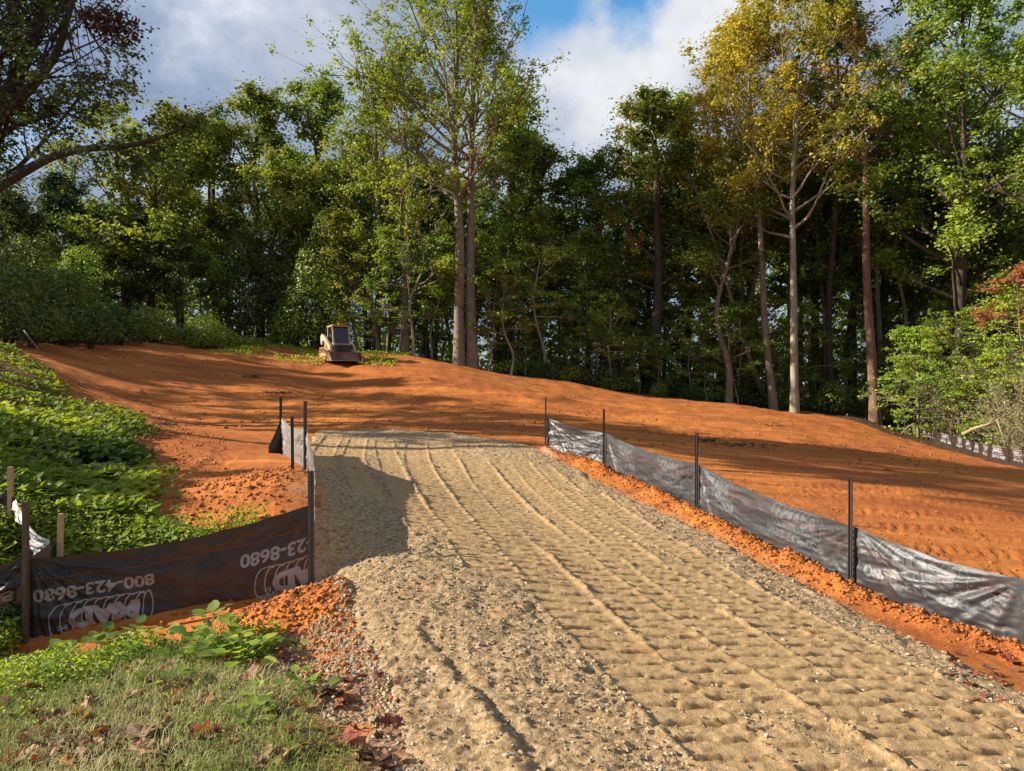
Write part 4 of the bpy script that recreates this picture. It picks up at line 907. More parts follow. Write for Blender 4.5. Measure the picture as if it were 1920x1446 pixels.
put_tree('oak_tree', gen_tree(11, .34, clear=.3, spread=3.4, n1=22, n2=5, up=(25, 70), cr=.60, nl=115, ls=.095, flat=.7, mat='dark', bark='bark_dark', seed=81, extra=big_limbs), x, y,
         'big dark leaved tree at the upper left corner with one long bare limb', 'trees at the left edge')
# clump of red brown leaves hanging in that tree
rc = P(205, 48, 17.2); e = empty('withered_bough', tuple(rc), 'clump of withered red brown leaves hanging in the dark tree at the upper left', 'bough')
nb = 620; v = rng.normal(0, 1, (nb, 3)); v *= (rng.random(nb) ** .4 / np.linalg.norm(v, axis=1))[:, None] * [.70, .5, .42]; v[:, 0] += -v[:, 2] * .6
leaves_obj('leaves', DIAM, v, .12, rng.normal(0, 1, (nb, 3)), M['brownleaf'], e)
A = Acc(); A.tube([(-.55, .1, .5), (-.2, 0, .2), (.2, 0, -.2), (.5, 0, -.35)], [.03, .025, .015, .008], 5); link('twig', A.mesh('twig', M['bark_dark'], True), e)
key('poplar_tree', 225, 46, 168, 'yellow green airy tree showing behind the dark crown at the upper left', 'trees at the left edge', seed=82, mat='poplar', **{**pop, 'spread': 3.8, 'nl': 30, 'cr': .6, 'clear': .3, 'bare': .1})
key('poplar_tree', 130, 44, 265, 'pale green thin tree behind the long bare limb at the left', 'trees at the left edge', seed=83, mat='poplar', **{**pop, 'spread': 3.4, 'nl': 26, 'bare': .15, 'tb': -.1})
key('deciduous_tree', 290, 43, 268, 'bronze and green tree in the middle of the left side, below the long limb tip', 'trees at the left edge', seed=84, **{**oakp, 'spread': 4.3, 'clear': .3, 'tb': .1, 'nl': 60, 'r': .25})
key('deciduous_tree', 205, 42, 400, 'dark bronze leaved tree with yellow patches left of the round bushes', 'trees at the left edge', seed=85, **{**oakp, 'spread': 3.2, 'mat': 'oak', 'nl': 60, 'ls': .16, 'cr': .7, 'r': .2})
key('cedar_tree', 110, 42, 318, 'dark bushy evergreen below the long bare limb', 'trees at the left edge', seed=86, **{**gp, 'mat': 'pine', 'prof': 'cone', 'clear': .06, 'spread': 3.4, 'n1': 40, 'cr': .6, 'nl': 90, 'ls': .15, 'up': (5, 45)})
key('cedar_tree', 15, 38, 345, 'dark evergreen cut by the left edge of the picture', 'trees at the left edge', seed=87, **{**gp, 'mat': 'dark', 'prof': 'cone', 'clear': .06, 'spread': 3.2, 'n1': 36, 'cr': .6, 'nl': 90, 'ls': .14, 'up': (5, 45), 'tb': .1})
key('deciduous_tree', 335, 41, 470, 'small dark tree on a straight black stem between the two round bushes', seed=88, **{**gp, 'mat': 'dark', 'spread': 2.3, 'r': .11, 'clear': .38, 'n1': 16, 'nl': 60, 'cr': .5, 'ls': .15, 'flat': .4, 'bark': 'bark_dark', 'up': (0, 50)})
key('deciduous_tree', 240, 43, 400, 'dark forked tree standing in the shade behind the left round bush', seed=89, **{**gp, 'mat': 'dark', 'spread': 3.2, 'r': .2, 'clear': .3})
key('maple_tree', 375, 44, 478, 'small glowing lime green maple on two thin pale stems', seed=90, **{**pop, 'mat': 'lime', 'spread': 2.6, 'r': .08, 'clear': .3, 'bark': 'bark_pale', 'nl': 40, 'cr': .5, 'flat': .4, 'up': (5, 45), 'n1': 20})
key('maple_tree', 425, 50, 400, 'bright yellow green tree glowing behind the small maple', seed=91, **{**pop, 'mat': 'lime', 'spread': 3.6, 'nl': 50, 'cr': .7, 'ls': .19})
key('maple_tree', 300, 52, 430, 'light green tree seen far back between the dark trunks on the left', seed=92, **{**pop, 'mat': 'lime', 'spread': 4.0, 'nl': 50, 'cr': .7, 'ls': .2, 'tb': -.1})

# --- vine mounds and bushes: leaf shells over a bumpy body, with stems inside
def vine_mesh(lobes, nper, ls, mat, seed, body='bark_dark', jit=.16):
    rg_ = np.random.default_rng(seed); PP, NN = [], []
    for (cx, cy_, cz, rx, ry, rz_) in lobes:
        n = int(nper * (rx * rz_ + ry * rz_ + rx * ry) ** 1.0); v = rg_.normal(0, 1, (n, 3)); v /= np.linalg.norm(v, axis=1)[:, None]; v = v[v[:, 2] > -.55]
        bmp = 1 + .16 * fbm(v[:, 0] * 2 + cx, v[:, 2] * 2 + v[:, 1] * 3, 1.3, 4, seed) + rg_.normal(0, jit * .45, len(v)) - .12 * rg_.random(len(v))
        PP.append(v * [rx, ry, rz_] * bmp[:, None] + [cx, cy_, cz]); NN.append(v + rg_.normal(0, .45, v.shape) + [0, 0, .35])
    PP, NN = np.vstack(PP), np.vstack(NN); ok = PP[:, 2] > -.1; PP, NN = PP[ok], NN[ok]
    tint = np.clip(.5 * rg_.random(len(PP)) + .5 * (fbm(PP[:, 0] + PP[:, 1], PP[:, 2], 1.6, 3, seed + 2) + .5), 0, 1)
    V, Fc, tt = inst(SIMPLE, PP, ls * rg_.uniform(.6, 1.25, len(PP)), NN, None, tint)
    cm = mesh('foliage', V, Fc, M[mat], False, {'tint': tt}); A = Acc()
    for (cx, cy_, cz, rx, ry, rz_) in lobes:
        for _ in range(4):
            a = rg_.random() * 6.28; e_ = np.array([cx + math.cos(a) * rx * .7, cy_ + math.sin(a) * ry * .7, cz + rz_ * .6]); b_ = np.array([cx + rg_.normal(0, .2), cy_ + rg_.normal(0, .2), -.3])
            A.tube([b_, (b_ * .5 + e_ * .5) + rg_.normal(0, .15, 3), e_], [.05, .035, .012], 5)
    return A.mesh('stems', M[body], True), cm
def put_vine(name, px, d, label, group, lobes, nper, ls, mat, seed, cat, z=None, body='bark_dark'):
    x, y = at(px, d); st, cm = vine_mesh(lobes, nper, ls, mat, seed, body); e = empty(name, (x, y, gz1(x, y)), label, cat, group); link('stems', st, e); link('foliage', cm, e); return e
put_vine('vine_covered_tree', 588, 41.5, 'bright vine draped mound behind the loader, tapering to a point', 'vine draped trees', [(0, 0, 1.6, 1.9, 1.5, 2.3), (.3, .2, 4.2, 1.35, 1.2, 2.2), (.75, .3, 6.4, .95, .9, 1.5), (-1.3, -.3, 1.0, 1.1, 1, 1.3), (1.5, .4, 3.0, 1.2, 1, 2.6)], 330, .15, 'vine', 101, 'tree')
put_vine('vine_covered_tree', 478, 44, 'dark vine curtain in the shade left of the bright vine mound', 'vine draped trees', [(0, 0, 2.2, 2.0, 1.4, 2.8), (-.9, .2, 4.9, 1.0, 1, 2.2), (1.0, .3, 4.2, 1.2, 1, 3.2), (-1.4, 0, 1.0, 1.4, 1, 1.6)], 300, .16, 'dark', 102, 'tree')
put_vine('vine_covered_tree', 545, 44.5, 'shaded vine mass between the dark curtain and the bright mound', 'vine draped trees', [(0, 0, 1.4, 1.4, 1.2, 1.8), (0.2, 0, 3.2, 1, .9, 2.2)], 300, .16, 'vine', 103, 'tree')
put_vine('round_bush', 281, 35.5, 'round glossy green bush, left one of the pair on the crest', 'round bushes on the crest', [(0, 0, .7, 1.08, 1, .95), (.4, 0, .4, .9, .9, .7)], 900, .11, 'bush', 104, 'bush')
put_vine('round_bush', 388, 36, 'round glossy green bush, right one of the pair on the crest', 'round bushes on the crest', [(-.1, 0, .6, 1.05, 1, 1.0), (.55, .1, .4, .85, .8, .7), (-.7, 0, .35, .7, .7, .6)], 900, .11, 'bush', 105, 'bush')
put_vine('low_bush', 425, 39, 'low spreading green shrub beside the right round bush', 'shrubs on the crest', [(0, 0, .15, 1.1, .8, .35), (1.2, .1, .1, 1.2, .8, .3)], 700, .10, 'kudzu', 106, 'bush')
for q, (px, d, wx, hz, lab, mt) in enumerate([(160, 33, 2.0, 1.1, 'large dull green thicket just left of the left round bush', 'dark'), (70, 30, 2.6, 1.8, 'shaded thicket in the middle of the dark left hedge', 'thick'), (-25, 27, 2.4, 1.7, 'thicket at the very left edge of the picture', 'thick'),
                                             (120, 35, 2.2, 2.6, 'taller green thicket behind the dark left hedge', 'green'), (20, 33, 2.4, 2.8, 'tall thicket with yellow green gaps near the left edge', 'dark'), (222, 38.5, 1.1, 1.0, 'sloping thicket touching the left round bush', 'dark')]):
    put_vine('thicket', px, d, lab, 'thickets along the left', [(0, 0, hz * .55, wx * .8, 1.4, hz * .75), (wx * .7, .2, hz * .35, wx * .5, 1.1, hz * .55), (-wx * .6, .3, hz * .95, wx * .55, 1.2, hz * .6), (wx * .25, .5, hz * 1.25, wx * .45, 1.0, hz * .5)], 360, .14, mt, 110 + q, 'thicket')

# --- background forest: a few shared trees copied in rows, limited to the skyline
PROTO = []
for q, kw in enumerate([dict(gp, spread=3.6, clear=.30, r=.24, nl=55, n1=22), dict(gp, mat='oak', spread=3.8, clear=.35, r=.27, nl=55, n1=22), dict(gp, mat='dark', spread=3.4, clear=.28, r=.2, nl=60, n1=22),
                        dict(gp, mat='green', spread=2.8, clear=.5, r=.2, nl=50, n1=16, bark='bark'), dict(gp, mat='oak', spread=2.4, clear=.55, r=.17, nl=50, n1=14, bark='bark')]):
    PROTO.append(gen_tree(15, seed=200 + q, **kw))
placed = []
def far_enough(x, y, m): return all((x - a) ** 2 + (y - b) ** 2 > m * m for a, b in placed)
rb = np.random.default_rng(77); nb_ = 0
BGL = ['leafy green background tree', 'olive leaved background tree', 'very dark leaved background tree', 'high crowned slim green background tree', 'high crowned slim olive background tree']
ZX = [260, 640, 850, 1060, 1250, 1480, 1640]
ZL = ['behind the thickets at the left', 'behind the row of oaks', 'behind the yellow green poplar', 'just right of the twin poplar trunks', 'under the patch of open sky', 'behind the orange crowns', 'between the palest trunk and the pine', 'right of the pine trunk']
for row, (y0, y1, cnt, sp) in enumerate([(43, 50, 40, 2.3), (50, 60, 46, 3.0), (60, 80, 48, 4.0)]):
    for _ in range(cnt * 4):
        if cnt <= 0: break
        y = rb.uniform(y0, y1); x = rb.uniform(-.80, .80) * y
        if not far_enough(x, y, sp): continue
        px = 960 + x / y * F
        if row == 0 and px < 980: continue
        if row == 1 and 330 < px < 480: continue
        placed.append((x, y)); cnt -= 1
        h = min(P(px, np.interp(px, *SKY) + 25, y)[2] - gz1(x, y), 23) * rb.uniform(.72, .97)
        kk_ = rb.integers(0, 5); p = PROTO[kk_]; s_ = h / 16.2
        e = put_tree('forest_tree', p, x, y, BGL[kk_] + ' ' + ZL[int(np.searchsorted(ZX, px))], 'background trees inside the forest', rb.random() * 6.28, s_ * rb.uniform(.9, 1.1)); e.scale[2] = s_
# --- off to the left: the trees whose shade lies across the field
for (x, y, h, k) in [(-18.5, 16.6, 16, 0), (-22, 18.6, 14, 1), (-20.5, 13.2, 19, 3), (-24, 25.5, 9.5, 2), (-27, 21.8, 12, 1), (-28, 28.3, 11, 0), (-29, 31.5, 10, 2), (-36, 29, 14, 2), (-13.5, 8.6, 4.7, 2), (-15.2, 7.3, 4.9, 2)]:
    put_tree('side_tree', PROTO[k], x, y, 'tree beyond the left edge of the picture that shades the clay slope', 'trees beyond the left edge', x, h / 16.2)
for (x, y, h, k) in [(30, 33, 19, 0), (27, 26, 15, 1), (33, 24, 18, 2), (25, 20, 12, 0), (30, 15, 14, 1)]:
    put_tree('side_tree', PROTO[k], x, y, 'tree beyond the right edge of the picture', 'trees beyond the right edge', x, h / 16.2)

# --- understory saplings along the forest edge
sap = dict(r=.045, clear=.22, spread=1.5, n1=14, n2=4, up=(-5, 45), cr=.38, nl=26, ls=.12, flat=.32, wob=.3, bark='bark')
SAP = [gen_tree(5.2, seed=300, mat='lime', **{**sap, 'tb': -.25}), gen_tree(5.2, seed=301, mat='green', **{**sap, 'tb': .1}), gen_tree(5.2, seed=302, mat='green', **{**sap, 'spread': 2.0, 'nl': 34}), gen_tree(5.2, seed=303, mat='poplar', **{**sap, 'bark': 'bark_pale', 'r': .075, 'clear': .4, 'tb': -.1}), gen_tree(5.2, seed=304, mat='dark', **{**sap, 'tb': .3, 'spread': 1.9})]
for _ in range(600):
    if nb_ >= 115: break
    px = rb.uniform(690, 1760); y = rb.uniform(39.6, 47); x, _y = at(px, y)
    if 835 < px < 905 or (px > 1600 and y < 41): continue
    if not far_enough(x, y, .85): continue
    placed.append((x, y)); nb_ += 1
    k = rb.choice([0, 1, 2, 3, 4], p=[.22, .26, .2, .2, .12]); h = rb.uniform(.42, 1.35)
    put_tree('understory_sapling', SAP[k], x, y, ['yellow green', 'mid green', 'wide spreading green', 'pale stemmed', 'dark leaved'][k] + ' understory sapling ' + ZL[int(np.searchsorted(ZX, px))], 'understory saplings at the forest edge', rb.random() * 6.28, h * rb.uniform(.8, 1.1), 'sapling', 1.0)
shr = [vine_mesh([(0, 0, .35, .9, .7, .55), (.7, .2, .25, .6, .6, .4)], 520, .09, mt, 320 + i_) for i_, mt in enumerate(['green', 'dark', 'vine'])]
for _ in range(46):
    px = rb.uniform(920, 1720); y = np.interp(px, [920, 1500, 1720], [40.5, 40, 39.5]) + rb.uniform(0, 2.2); x, _y = at(px, y); k = rb.choice([0, 1, 1, 2]); st, cm = shr[k]
    e = empty('understory_shrub', (x, y, gz1(x, y)), ['green', 'dark', 'dark', 'glossy'][k if k < 2 else 3] + ' low shrub at the foot of the trunks ' + ZL[int(np.searchsorted(ZX, px))], 'shrub', 'understory shrubs', rb.random() * 6.28); s_ = rb.uniform(.6, 1.5); e.scale = (s_, s_, s_ * rb.uniform(.8, 1.6)); link('stems', st, e); link('foliage', cm, e)

# --- bright shrubs and dry brush at the right
lay = dict(r=.07, clear=.10, n2=6, n3=2, up=(-2, 35), cr=.36, nl=30, ls=.105, flat=.20, wob=.2, bark='bark', bend=.15, sec_len=.5)
key('layered_shrub', 1722, 33.5, 604, 'bright lime green shrub with flat layered boughs right of the pine trunk', 'bright shrubs at the right', cat='shrub', seed=401, mat='lime', **{**lay, 'spread': 2.3, 'n1': 26, 'prof': 'cone'})
key('layered_shrub', 1800, 33, 590, 'lime green layered shrub, middle one of the bright shrubs', 'bright shrubs at the right', cat='shrub', seed=402, mat='lime', **{**lay, 'spread': 2.5, 'n1': 26, 'prof': 'dome', 'tb': -.08})
key('layered_shrub', 1885, 31, 545, 'pale yellow green shrub under the red maple leaves', 'bright shrubs at the right', cat='shrub', seed=403, mat='lime', **{**lay, 'spread': 2.4, 'n1': 28, 'tb': .15, 'flat': .3})
key('layered_shrub', 1960, 29, 560, 'yellow green shrub cut by the right edge', 'bright shrubs at the right', cat='shrub', seed=404, mat='lime', **{**lay, 'spread': 2.2, 'n1': 24, 'tb': .1})
key('maple_tree', 1922, 29.5, 497, 'small tree with red leaves high at the right edge', cat='tree', seed=405, mat='redleaf', **{**lay, 'spread': 1.5, 'clear': .70, 'n1': 14, 'nl': 30, 'flat': .25, 'up': (0, 30)})
dryp = dict(r=.035, clear=.05, n1=22, n2=6, n3=2, up=(15, 75), cr=.22, nl=9, ls=.07, flat=.8, wob=.3, bark='twig', mat='dry', bend=.3, sec_len=.55)
DRY = [gen_tree(2.3, seed=410 + k, spread=1.15, **dryp) for k in range(3)]
DL = ['first', 'second', 'third', 'fourth', 'fifth', 'seventh', 'eighth', 'ninth', 'tenth', 'sixth and taller', 'rear tall', 'rear left tall']
for q, (px, d, s_) in enumerate([(1706, 40.5, .9), (1738, 38.5, 1.25), (1762, 36, 1.2), (1790, 34.5, 1.15), (1822, 33, 1.3), (1850, 30, 1.1), (1880, 28, 1.2), (1905, 26.5, 1.2), (1935, 25, 1.2), (1842, 34, 1.6), (1895, 31, 1.6), (1770, 40, 1.5)]):
    x, y = at(px, d); x += .5; put_tree('dry_brush', DRY[q % 3], x, y, DL[q] + ' pale dry twig tangle from the left behind the far silt fence', 'dry brush behind the far silt fence', q * 1.7, s_, 'brush')
def limb(name, pts, r, label, mat='twig', br=()):
    q = np.array([P(*p) for p in pts]); o = q[0].copy(); A = Acc(); A.tube(q - o, np.linspace(r, r * .35, len(q)), 7)
    for b in br: bb = np.array([P(*p) for p in b]) - o; A.tube(bb, np.linspace(r * .55, r * .15, len(bb)), 5)
    e = link(name, A.mesh(name, M[mat], True), loc=o); return tag(e, label, 'branch')
limb('fallen_branch', [(1806, 814, 28.5), (1828, 803, 28), (1852, 796, 27.5), (1870, 786, 27), (1896, 774, 27)], .075, 'long pale fallen branch slanting up behind the far silt fence', br=[[(1852, 796, 27.5), (1866, 782, 27), (1862, 772, 27)], [(1870, 786, 27), (1880, 820, 26.6), (1884, 836, 26.4)]])
limb('broken_limb', [(1580, 792, 38), (1590, 776, 38)], .07, 'short broken pale limb sticking out of the soil left of the pine')
limb('broken_limb', [(1612, 797, 36), (1632, 805, 36)], .06, 'pale broken limb lying on the clay below the pine')
limb('dead_stem', [(1700, 790, 40), (1715, 762, 40), (1722, 730, 40)], .045, 'thin dead stem standing at the left end of the far silt fence')
limb('forest_log', [(60, 628, 33), (120, 622, 32.5), (205, 632, 32)], .10, 'dark fallen log lying below the left thickets', 'bark')

# --- far woodland seen only as a mass between the trunks
n = 30000; y = rb.uniform(60, 92, n); x = rb.uniform(-.85, .85, n) * y; hz = 7.5 * (.55 + .9 * (fbm(x, y, .12, 3, 5) + .4)); zz2 = -.5 + H0(x, y) + rb.random(n) ** .8 * hz
o = leaves_obj('far_woodland', DIAM, np.column_stack([x, y, zz2]), rb.uniform(.45, .85, n), upn(n, .2), M['green']); tag(o, 'dim green woodland seen between the trunks far behind', 'woodland', kind='stuff')

# ------------------------------------------------------------------ the green bank of kudzu (uncountable vines)
def bank_pts(n, y0, y1, seed, pw=1.0):
    r_ = np.random.default_rng(seed); y = y0 + (y1 - y0) * r_.random(n) ** pw; x = -np.interp(y, [5.9, 27], [2.2, 12]) - r_.random(n) * np.interp(y, [5.9, 9, 15, 27], [4.0, 5.5, 7.5, 12])
    k = in_kudzu(x, y); dens = .10 + .9 * sstep(-.20, .04, fbm(x, y, .8, 4, 66) + .22 * (k - .5)); ok = r_.random(n) < k * dens
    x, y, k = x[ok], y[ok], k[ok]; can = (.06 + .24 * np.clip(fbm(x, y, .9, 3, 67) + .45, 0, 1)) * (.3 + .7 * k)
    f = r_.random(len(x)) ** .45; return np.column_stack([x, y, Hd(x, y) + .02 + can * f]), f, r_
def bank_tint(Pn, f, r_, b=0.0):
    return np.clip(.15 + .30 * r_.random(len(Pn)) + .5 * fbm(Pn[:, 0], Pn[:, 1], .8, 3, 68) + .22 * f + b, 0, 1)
Pn, f, r_ = bank_pts(9500, 5.85, 10.5, 501, .9)
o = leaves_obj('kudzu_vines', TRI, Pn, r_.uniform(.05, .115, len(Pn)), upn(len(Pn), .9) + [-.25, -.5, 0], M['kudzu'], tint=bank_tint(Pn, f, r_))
tag(o, 'broad three part leaves of vine covering the near left bank', 'vines', kind='stuff')
Pn, f, r_ = bank_pts(36000, 7.5, 26, 502, 1.35)
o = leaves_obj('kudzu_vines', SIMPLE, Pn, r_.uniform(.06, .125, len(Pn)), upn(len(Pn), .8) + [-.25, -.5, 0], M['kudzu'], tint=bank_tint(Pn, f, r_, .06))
tag(o, 'yellow green vine leaves spreading up the far left bank', 'vines', kind='stuff')
# fine low weeds between them, and a bright patch right behind the black fence
n = 15000; r_ = np.random.default_rng(503); x = r_.uniform(-4.9, -2.3, n); y = np.interp(x, [-7, -3.7, -1.6], [5.2, 5.65, 6.0]) + .06 + r_.random(n) ** 1.3 * 1.0
Pn = np.column_stack([x, y, Hd(x, y) + .02 + .14 * r_.random(n)]); o = leaves_obj('low_weeds', DIAM, Pn, r_.uniform(.018, .045, n), upn(n, .4), M['weed']); tag(o, 'small bright leaved weeds right behind the black printed fence', 'weeds', kind='stuff')
n = 9000; x = r_.uniform(-5.0, -3.65, n); y = r_.uniform(4.75, 5.6, n); Pn = np.column_stack([x, y, Hd(x, y) + .20 * r_.random(n)])
o = leaves_obj('low_weeds', DIAM, Pn, r_.uniform(.02, .05, n), upn(n, .4), M['weed']); tag(o, 'small leaved weeds below the crumpled fabric at the left edge', 'weeds', kind='stuff')
n = 9000; y = r_.uniform(34, 41, n); x = -9 + r_.uniform(-5, 3.5, n); Pn = np.column_stack([x, y, Hd(x, y) + .16 * r_.random(n)]); ok = fbm(x, y, .5, 3, 9) > -.1
o = leaves_obj('low_weeds', DIAM, Pn[ok], r_.uniform(.06, .13, int(ok.sum())), upn(int(ok.sum()), .3), M['weed']); tag(o, 'strip of sunlit low weeds on the crest beside the loader', 'weeds', kind='stuff')

# ------------------------------------------------------------------ grass in the foreground
def blades(name, X, Y, hgt_, wd, mat, label, parent=None, lay=.6):
    n = len(X); r_ = np.random.default_rng(n); z = Hd(X, Y); a = r_.random(n) * 6.28; L = hgt_ * r_.uniform(.5, 1.3, n); b = lay * r_.uniform(.2, 1.4, n) * L
    d = np.stack([np.cos(a), np.sin(a)], 1); s_ = np.stack([-d[:, 1], d[:, 0]], 1) * (wd * r_.uniform(.6, 1.4, n))[:, None]
    B = np.column_stack([X, Y, z - .005]); M1 = B + np.column_stack([d * (b * .3)[:, None], L * .6]); T = B + np.column_stack([d * b[:, None], L * (1.0 - .25 * lay)])
    s3 = np.column_stack([s_, np.zeros(n)]); V = np.stack([B - s3, B + s3, M1 + s3 * .8, M1 - s3 * .8, T], 1).reshape(-1, 3)
    Fc = (np.array([[0, 1, 2], [0, 2, 3], [3, 2, 4]])[None] + (np.arange(n) * 5)[:, None, None]).reshape(-1, 3)
    t_ = np.clip(.45 + .8 * fbm(X, Y, 1.2, 3, 71) + r_.normal(0, .22, n), 0, 1)
    return tag(link(name, mesh(name, V, Fc, mat, False, {'tint': np.repeat(t_, 5)})), label, 'grass', kind='stuff')
n = 70000; r_ = np.random.default_rng(510); Y = 2.25 + 2.9 * r_.random(n); X = -.45 * 0 - r_.random(n) * 4.2 + .1
ok = (in_grass(X, Y) > .3 * r_.random(n) + .1) & (np.abs(X) < .78 * Y + .1); blades('grass', X[ok], Y[ok], .055, .0016, M['grass'], 'short dry and green grass in the bottom left corner', lay=.9)
n = 9000; Y = 2.3 + 2.6 * r_.random(n); X = .1 - r_.random(n) * 4.0; ok = (in_grass(X, Y) > .4) & (fbm(X, Y, 2.1, 3, 44) > .05); blades('grass', X[ok], Y[ok], .11, .0022, M['grass'], 'longer tufts of grass standing above the short grass', lay=.7)
n = 12000; Y = 2.3 + 2.8 * r_.random(n); X = -r_.random(n) * 4.2; ok = (in_grass(X, Y) > .4) & (fbm(X, Y, 1.6, 3, 12) > -.12)
Pn = np.column_stack([X, Y, Hd(X, Y) + .01 + .05 * r_.random(n)])[ok]; o = leaves_obj('clover', DIAM, Pn, r_.uniform(.010, .026, len(Pn)), upn(len(Pn), .4), M['weed']); tag(o, 'tiny round leaved weeds growing through the grass', 'weeds', kind='stuff')
n = 13000; X = r_.uniform(-3.4, -1.15, n); Y = 4.62 - .75 * r_.random(n) ** 1.4 + .1 * np.sin(X * 3); hh = .10 * np.clip(fbm(X, Y, 2.2, 3, 31) * 1.8 + .34, 0, 1.2) * sstep(-1.2, -1.75, X); ok = hh > .04
Pn = np.column_stack([X, Y, Hd(X, Y) + hh * r_.random(n) * 1.4])[ok]; o = leaves_obj('low_weeds', DIAM, Pn, r_.uniform(.014, .036, len(Pn)), upn(len(Pn), .4), M['weed']); tag(o, 'fresh green weeds along the lip of the ditch in the foreground', 'weeds', kind='stuff')

# --- foreground broad leaved plants, each leaf its own piece
def leaf_mesh_obj(tm, tint, mat):
    V, Fc = tm; return mesh('leaf', V, Fc, mat, True, {'tint': np.full(len(V), tint)})
LM = [leaf_mesh_obj(LOBED if q % 2 else LEAF, t_, M['weed']) for q, t_ in enumerate([.15, .3, .45, .6, .8])]
def plant(px, py, d, h, n, lab, seed, size=.06, spread=.12, pale=0):
    r2 = random.Random(seed); p = P(px, py, d); z = gz1(p[0], p[1]); e = empty('leafy_weed', (p[0], p[1], z), lab, 'weed', 'broad leaved weeds in the foreground')
    A = Acc()
    for i in range(n):
        a = r2.random() * 6.28; rr2 = spread * r2.random() ** .6; hh = h * (.35 + .65 * r2.random()) * (1 - .4 * rr2 / spread); q = np.array([math.cos(a) * rr2, math.sin(a) * rr2, hh])
        A.tube([(0, 0, -.02), q * [.4, .4, .7], q], [.003, .002, .0012], 4, cap=False)
        o = link('leaf', LM[min(4, max(0, r2.randrange(4) + pale))], e, q); s_ = size * r2.uniform(.6, 1.25); o.scale = (s_, s_, s_); o.rotation_euler = (r2.uniform(-.1, .55), r2.uniform(-.4, .4), a - math.pi / 2)
    link('stem', A.mesh('stem', M['weedstem'], True), e)
M['weedstem'] = plain_mat('green stems', (.20, .26, .06), .6)
PL = [(140, 1235, 4.45, .16, 12, 'leafy weed with pale green leaves below the white number on the black fence'), (185, 1225, 4.5, .20, 13, 'weed with bright pointed leaves right under the printed logo'),
      (255, 1225, 4.5, .18, 12, 'weed with heart shaped leaves near the middle of the black fence'), (320, 1235, 4.45, .12, 9, 'low weed on the ditch lip between two taller ones'),
      (395, 1215, 4.55, .26, 10, 'tallest foreground weed with a thin stalk rising against the clay'), (405, 1240, 4.5, .22, 14, 'dense bright weed left of the corrugated pipe'),
      (440, 1262, 4.38, .13, 12, 'yellow green weed in front of the corrugated pipe'), (410, 1275, 4.3, .18, 16, 'broad yellow weed clump, largest of the foreground weeds'), (450, 1285, 4.25, .16, 14, 'yellow green weed at the right of the largest clump'),
      (375, 1265, 4.3, .13, 9, 'small green weed left of the largest clump'), (498, 1265, 4.35, .10, 7, 'small weed on the clay right of the yellow clump'),
      (560, 1350, 3.8, .10, 7, 'grey green seedling at the edge of the gravel'), (590, 1345, 3.75, .12, 8, 'green seedling beside the grey green one near the gravel'), (480, 1375, 3.6, .09, 7, 'bright little weed in the grass left of the gravel seedlings'),
      (470, 1410, 3.4, .09, 8, 'little green weed at the bottom of the grass'), (330, 1350, 3.8, .08, 6, 'yellow sprig standing in the grass'), (300, 1345, 3.85, .07, 6, 'small yellow green sprig in the middle of the grass'),
      (230, 1290, 4.2, .08, 8, 'low leafy weed at the upper edge of the grass'), (70, 1240, 4.4, .10, 8, 'weed at the foot of the dark stake'), (560, 1240, 4.5, .07, 4, 'lone pale green weed on the clay mound')]
for q, a in enumerate(PL): plant(*a[:3], a[3] * 1.25, int(a[4] * 1.6), a[5], 600 + q, size=.085 if q < 11 else .055, spread=.17 if q < 11 else .09, pale=1 if 5 <= q <= 9 else 0)
# leaves poking above the black fence
for q, (px, py, d, lab) in enumerate([(262, 1005, 6.0, 'bright vine shoot rising above the middle of the black fence'), (328, 1000, 6.0, 'small vine shoot just above the black fence'), (408, 985, 6.1, 'lit vine leaf peeping over the black fence near its right half')]):
    plant(px, py, d, max(.2, P(px, py, d)[2] - gz1(*P(px, py, d)[:2]) + .05), 7, lab, 700 + q, .085, .12, 1)

# ------------------------------------------------------------------ fallen leaves
def maple(seed):
    r2 = np.random.default_rng(seed); n = 22; a = np.linspace(0, 2 * np.pi, n, endpoint=False)
    lob = .62 + .38 * np.abs(np.cos(a * 2.5)) ** 1.3; lob[n // 2 - 1: n // 2 + 2] *= .8; rad = lob * (1 + .1 * r2.normal(0, 1, n))
    cup = r2.uniform(.15, .55); ph = r2.random() * 6.28
    def zf(r, a): return cup * r * r * np.cos(a + ph) ** 2 * 1.0 - .12 * np.cos(3 * a + ph) * r + .06 * r2.normal(0, 1, np.shape(r))
    inner = np.column_stack([.5 * rad * np.cos(a), .5 * rad * np.sin(a), zf(.5 * rad, a)]); outer = np.column_stack([rad * np.cos(a), rad * np.sin(a), zf(rad, a)])
    V = np.vstack([[0, 0, 0], inner, outer]); i = np.arange(n); k = (i + 1) % n
    Fc = np.vstack([np.column_stack([0 * i, 1 + i, 1 + k]), np.column_stack([1 + i, 1 + n + i, 1 + n + k]), np.column_stack([1 + i, 1 + n + k, 1 + k])]); return V, Fc
def litter_mat(name, a, b):
    m, t = newmat(name); tx = t.n('ShaderNodeTexCoord').outputs['Object']; n1 = t.noise(tx, 2.5, 5, .65); oi = t.n('ShaderNodeObjectInfo').outputs['Random']
    c = t.mix(t.maprange(n1, .35, .65), a, b); c = t.n('ShaderNodeHueSaturation', ins={'Value': t.math('ADD', t.math('MULTIPLY', oi, .7), .65), 'Color': c}).outputs[0]
    p = t.n('ShaderNodeBsdfPrincipled', ins={'Base Color': c, 'Roughness': .6, 'Normal': bump(t, n1, .5, .02)}); tr = t.n('ShaderNodeBsdfTranslucent', ins={'Color': c})
    finish(t, t.n('ShaderNodeMixShader', ins={0: .2, 1: p.outputs[0], 2: tr.outputs[0]}).outputs[0]); return m
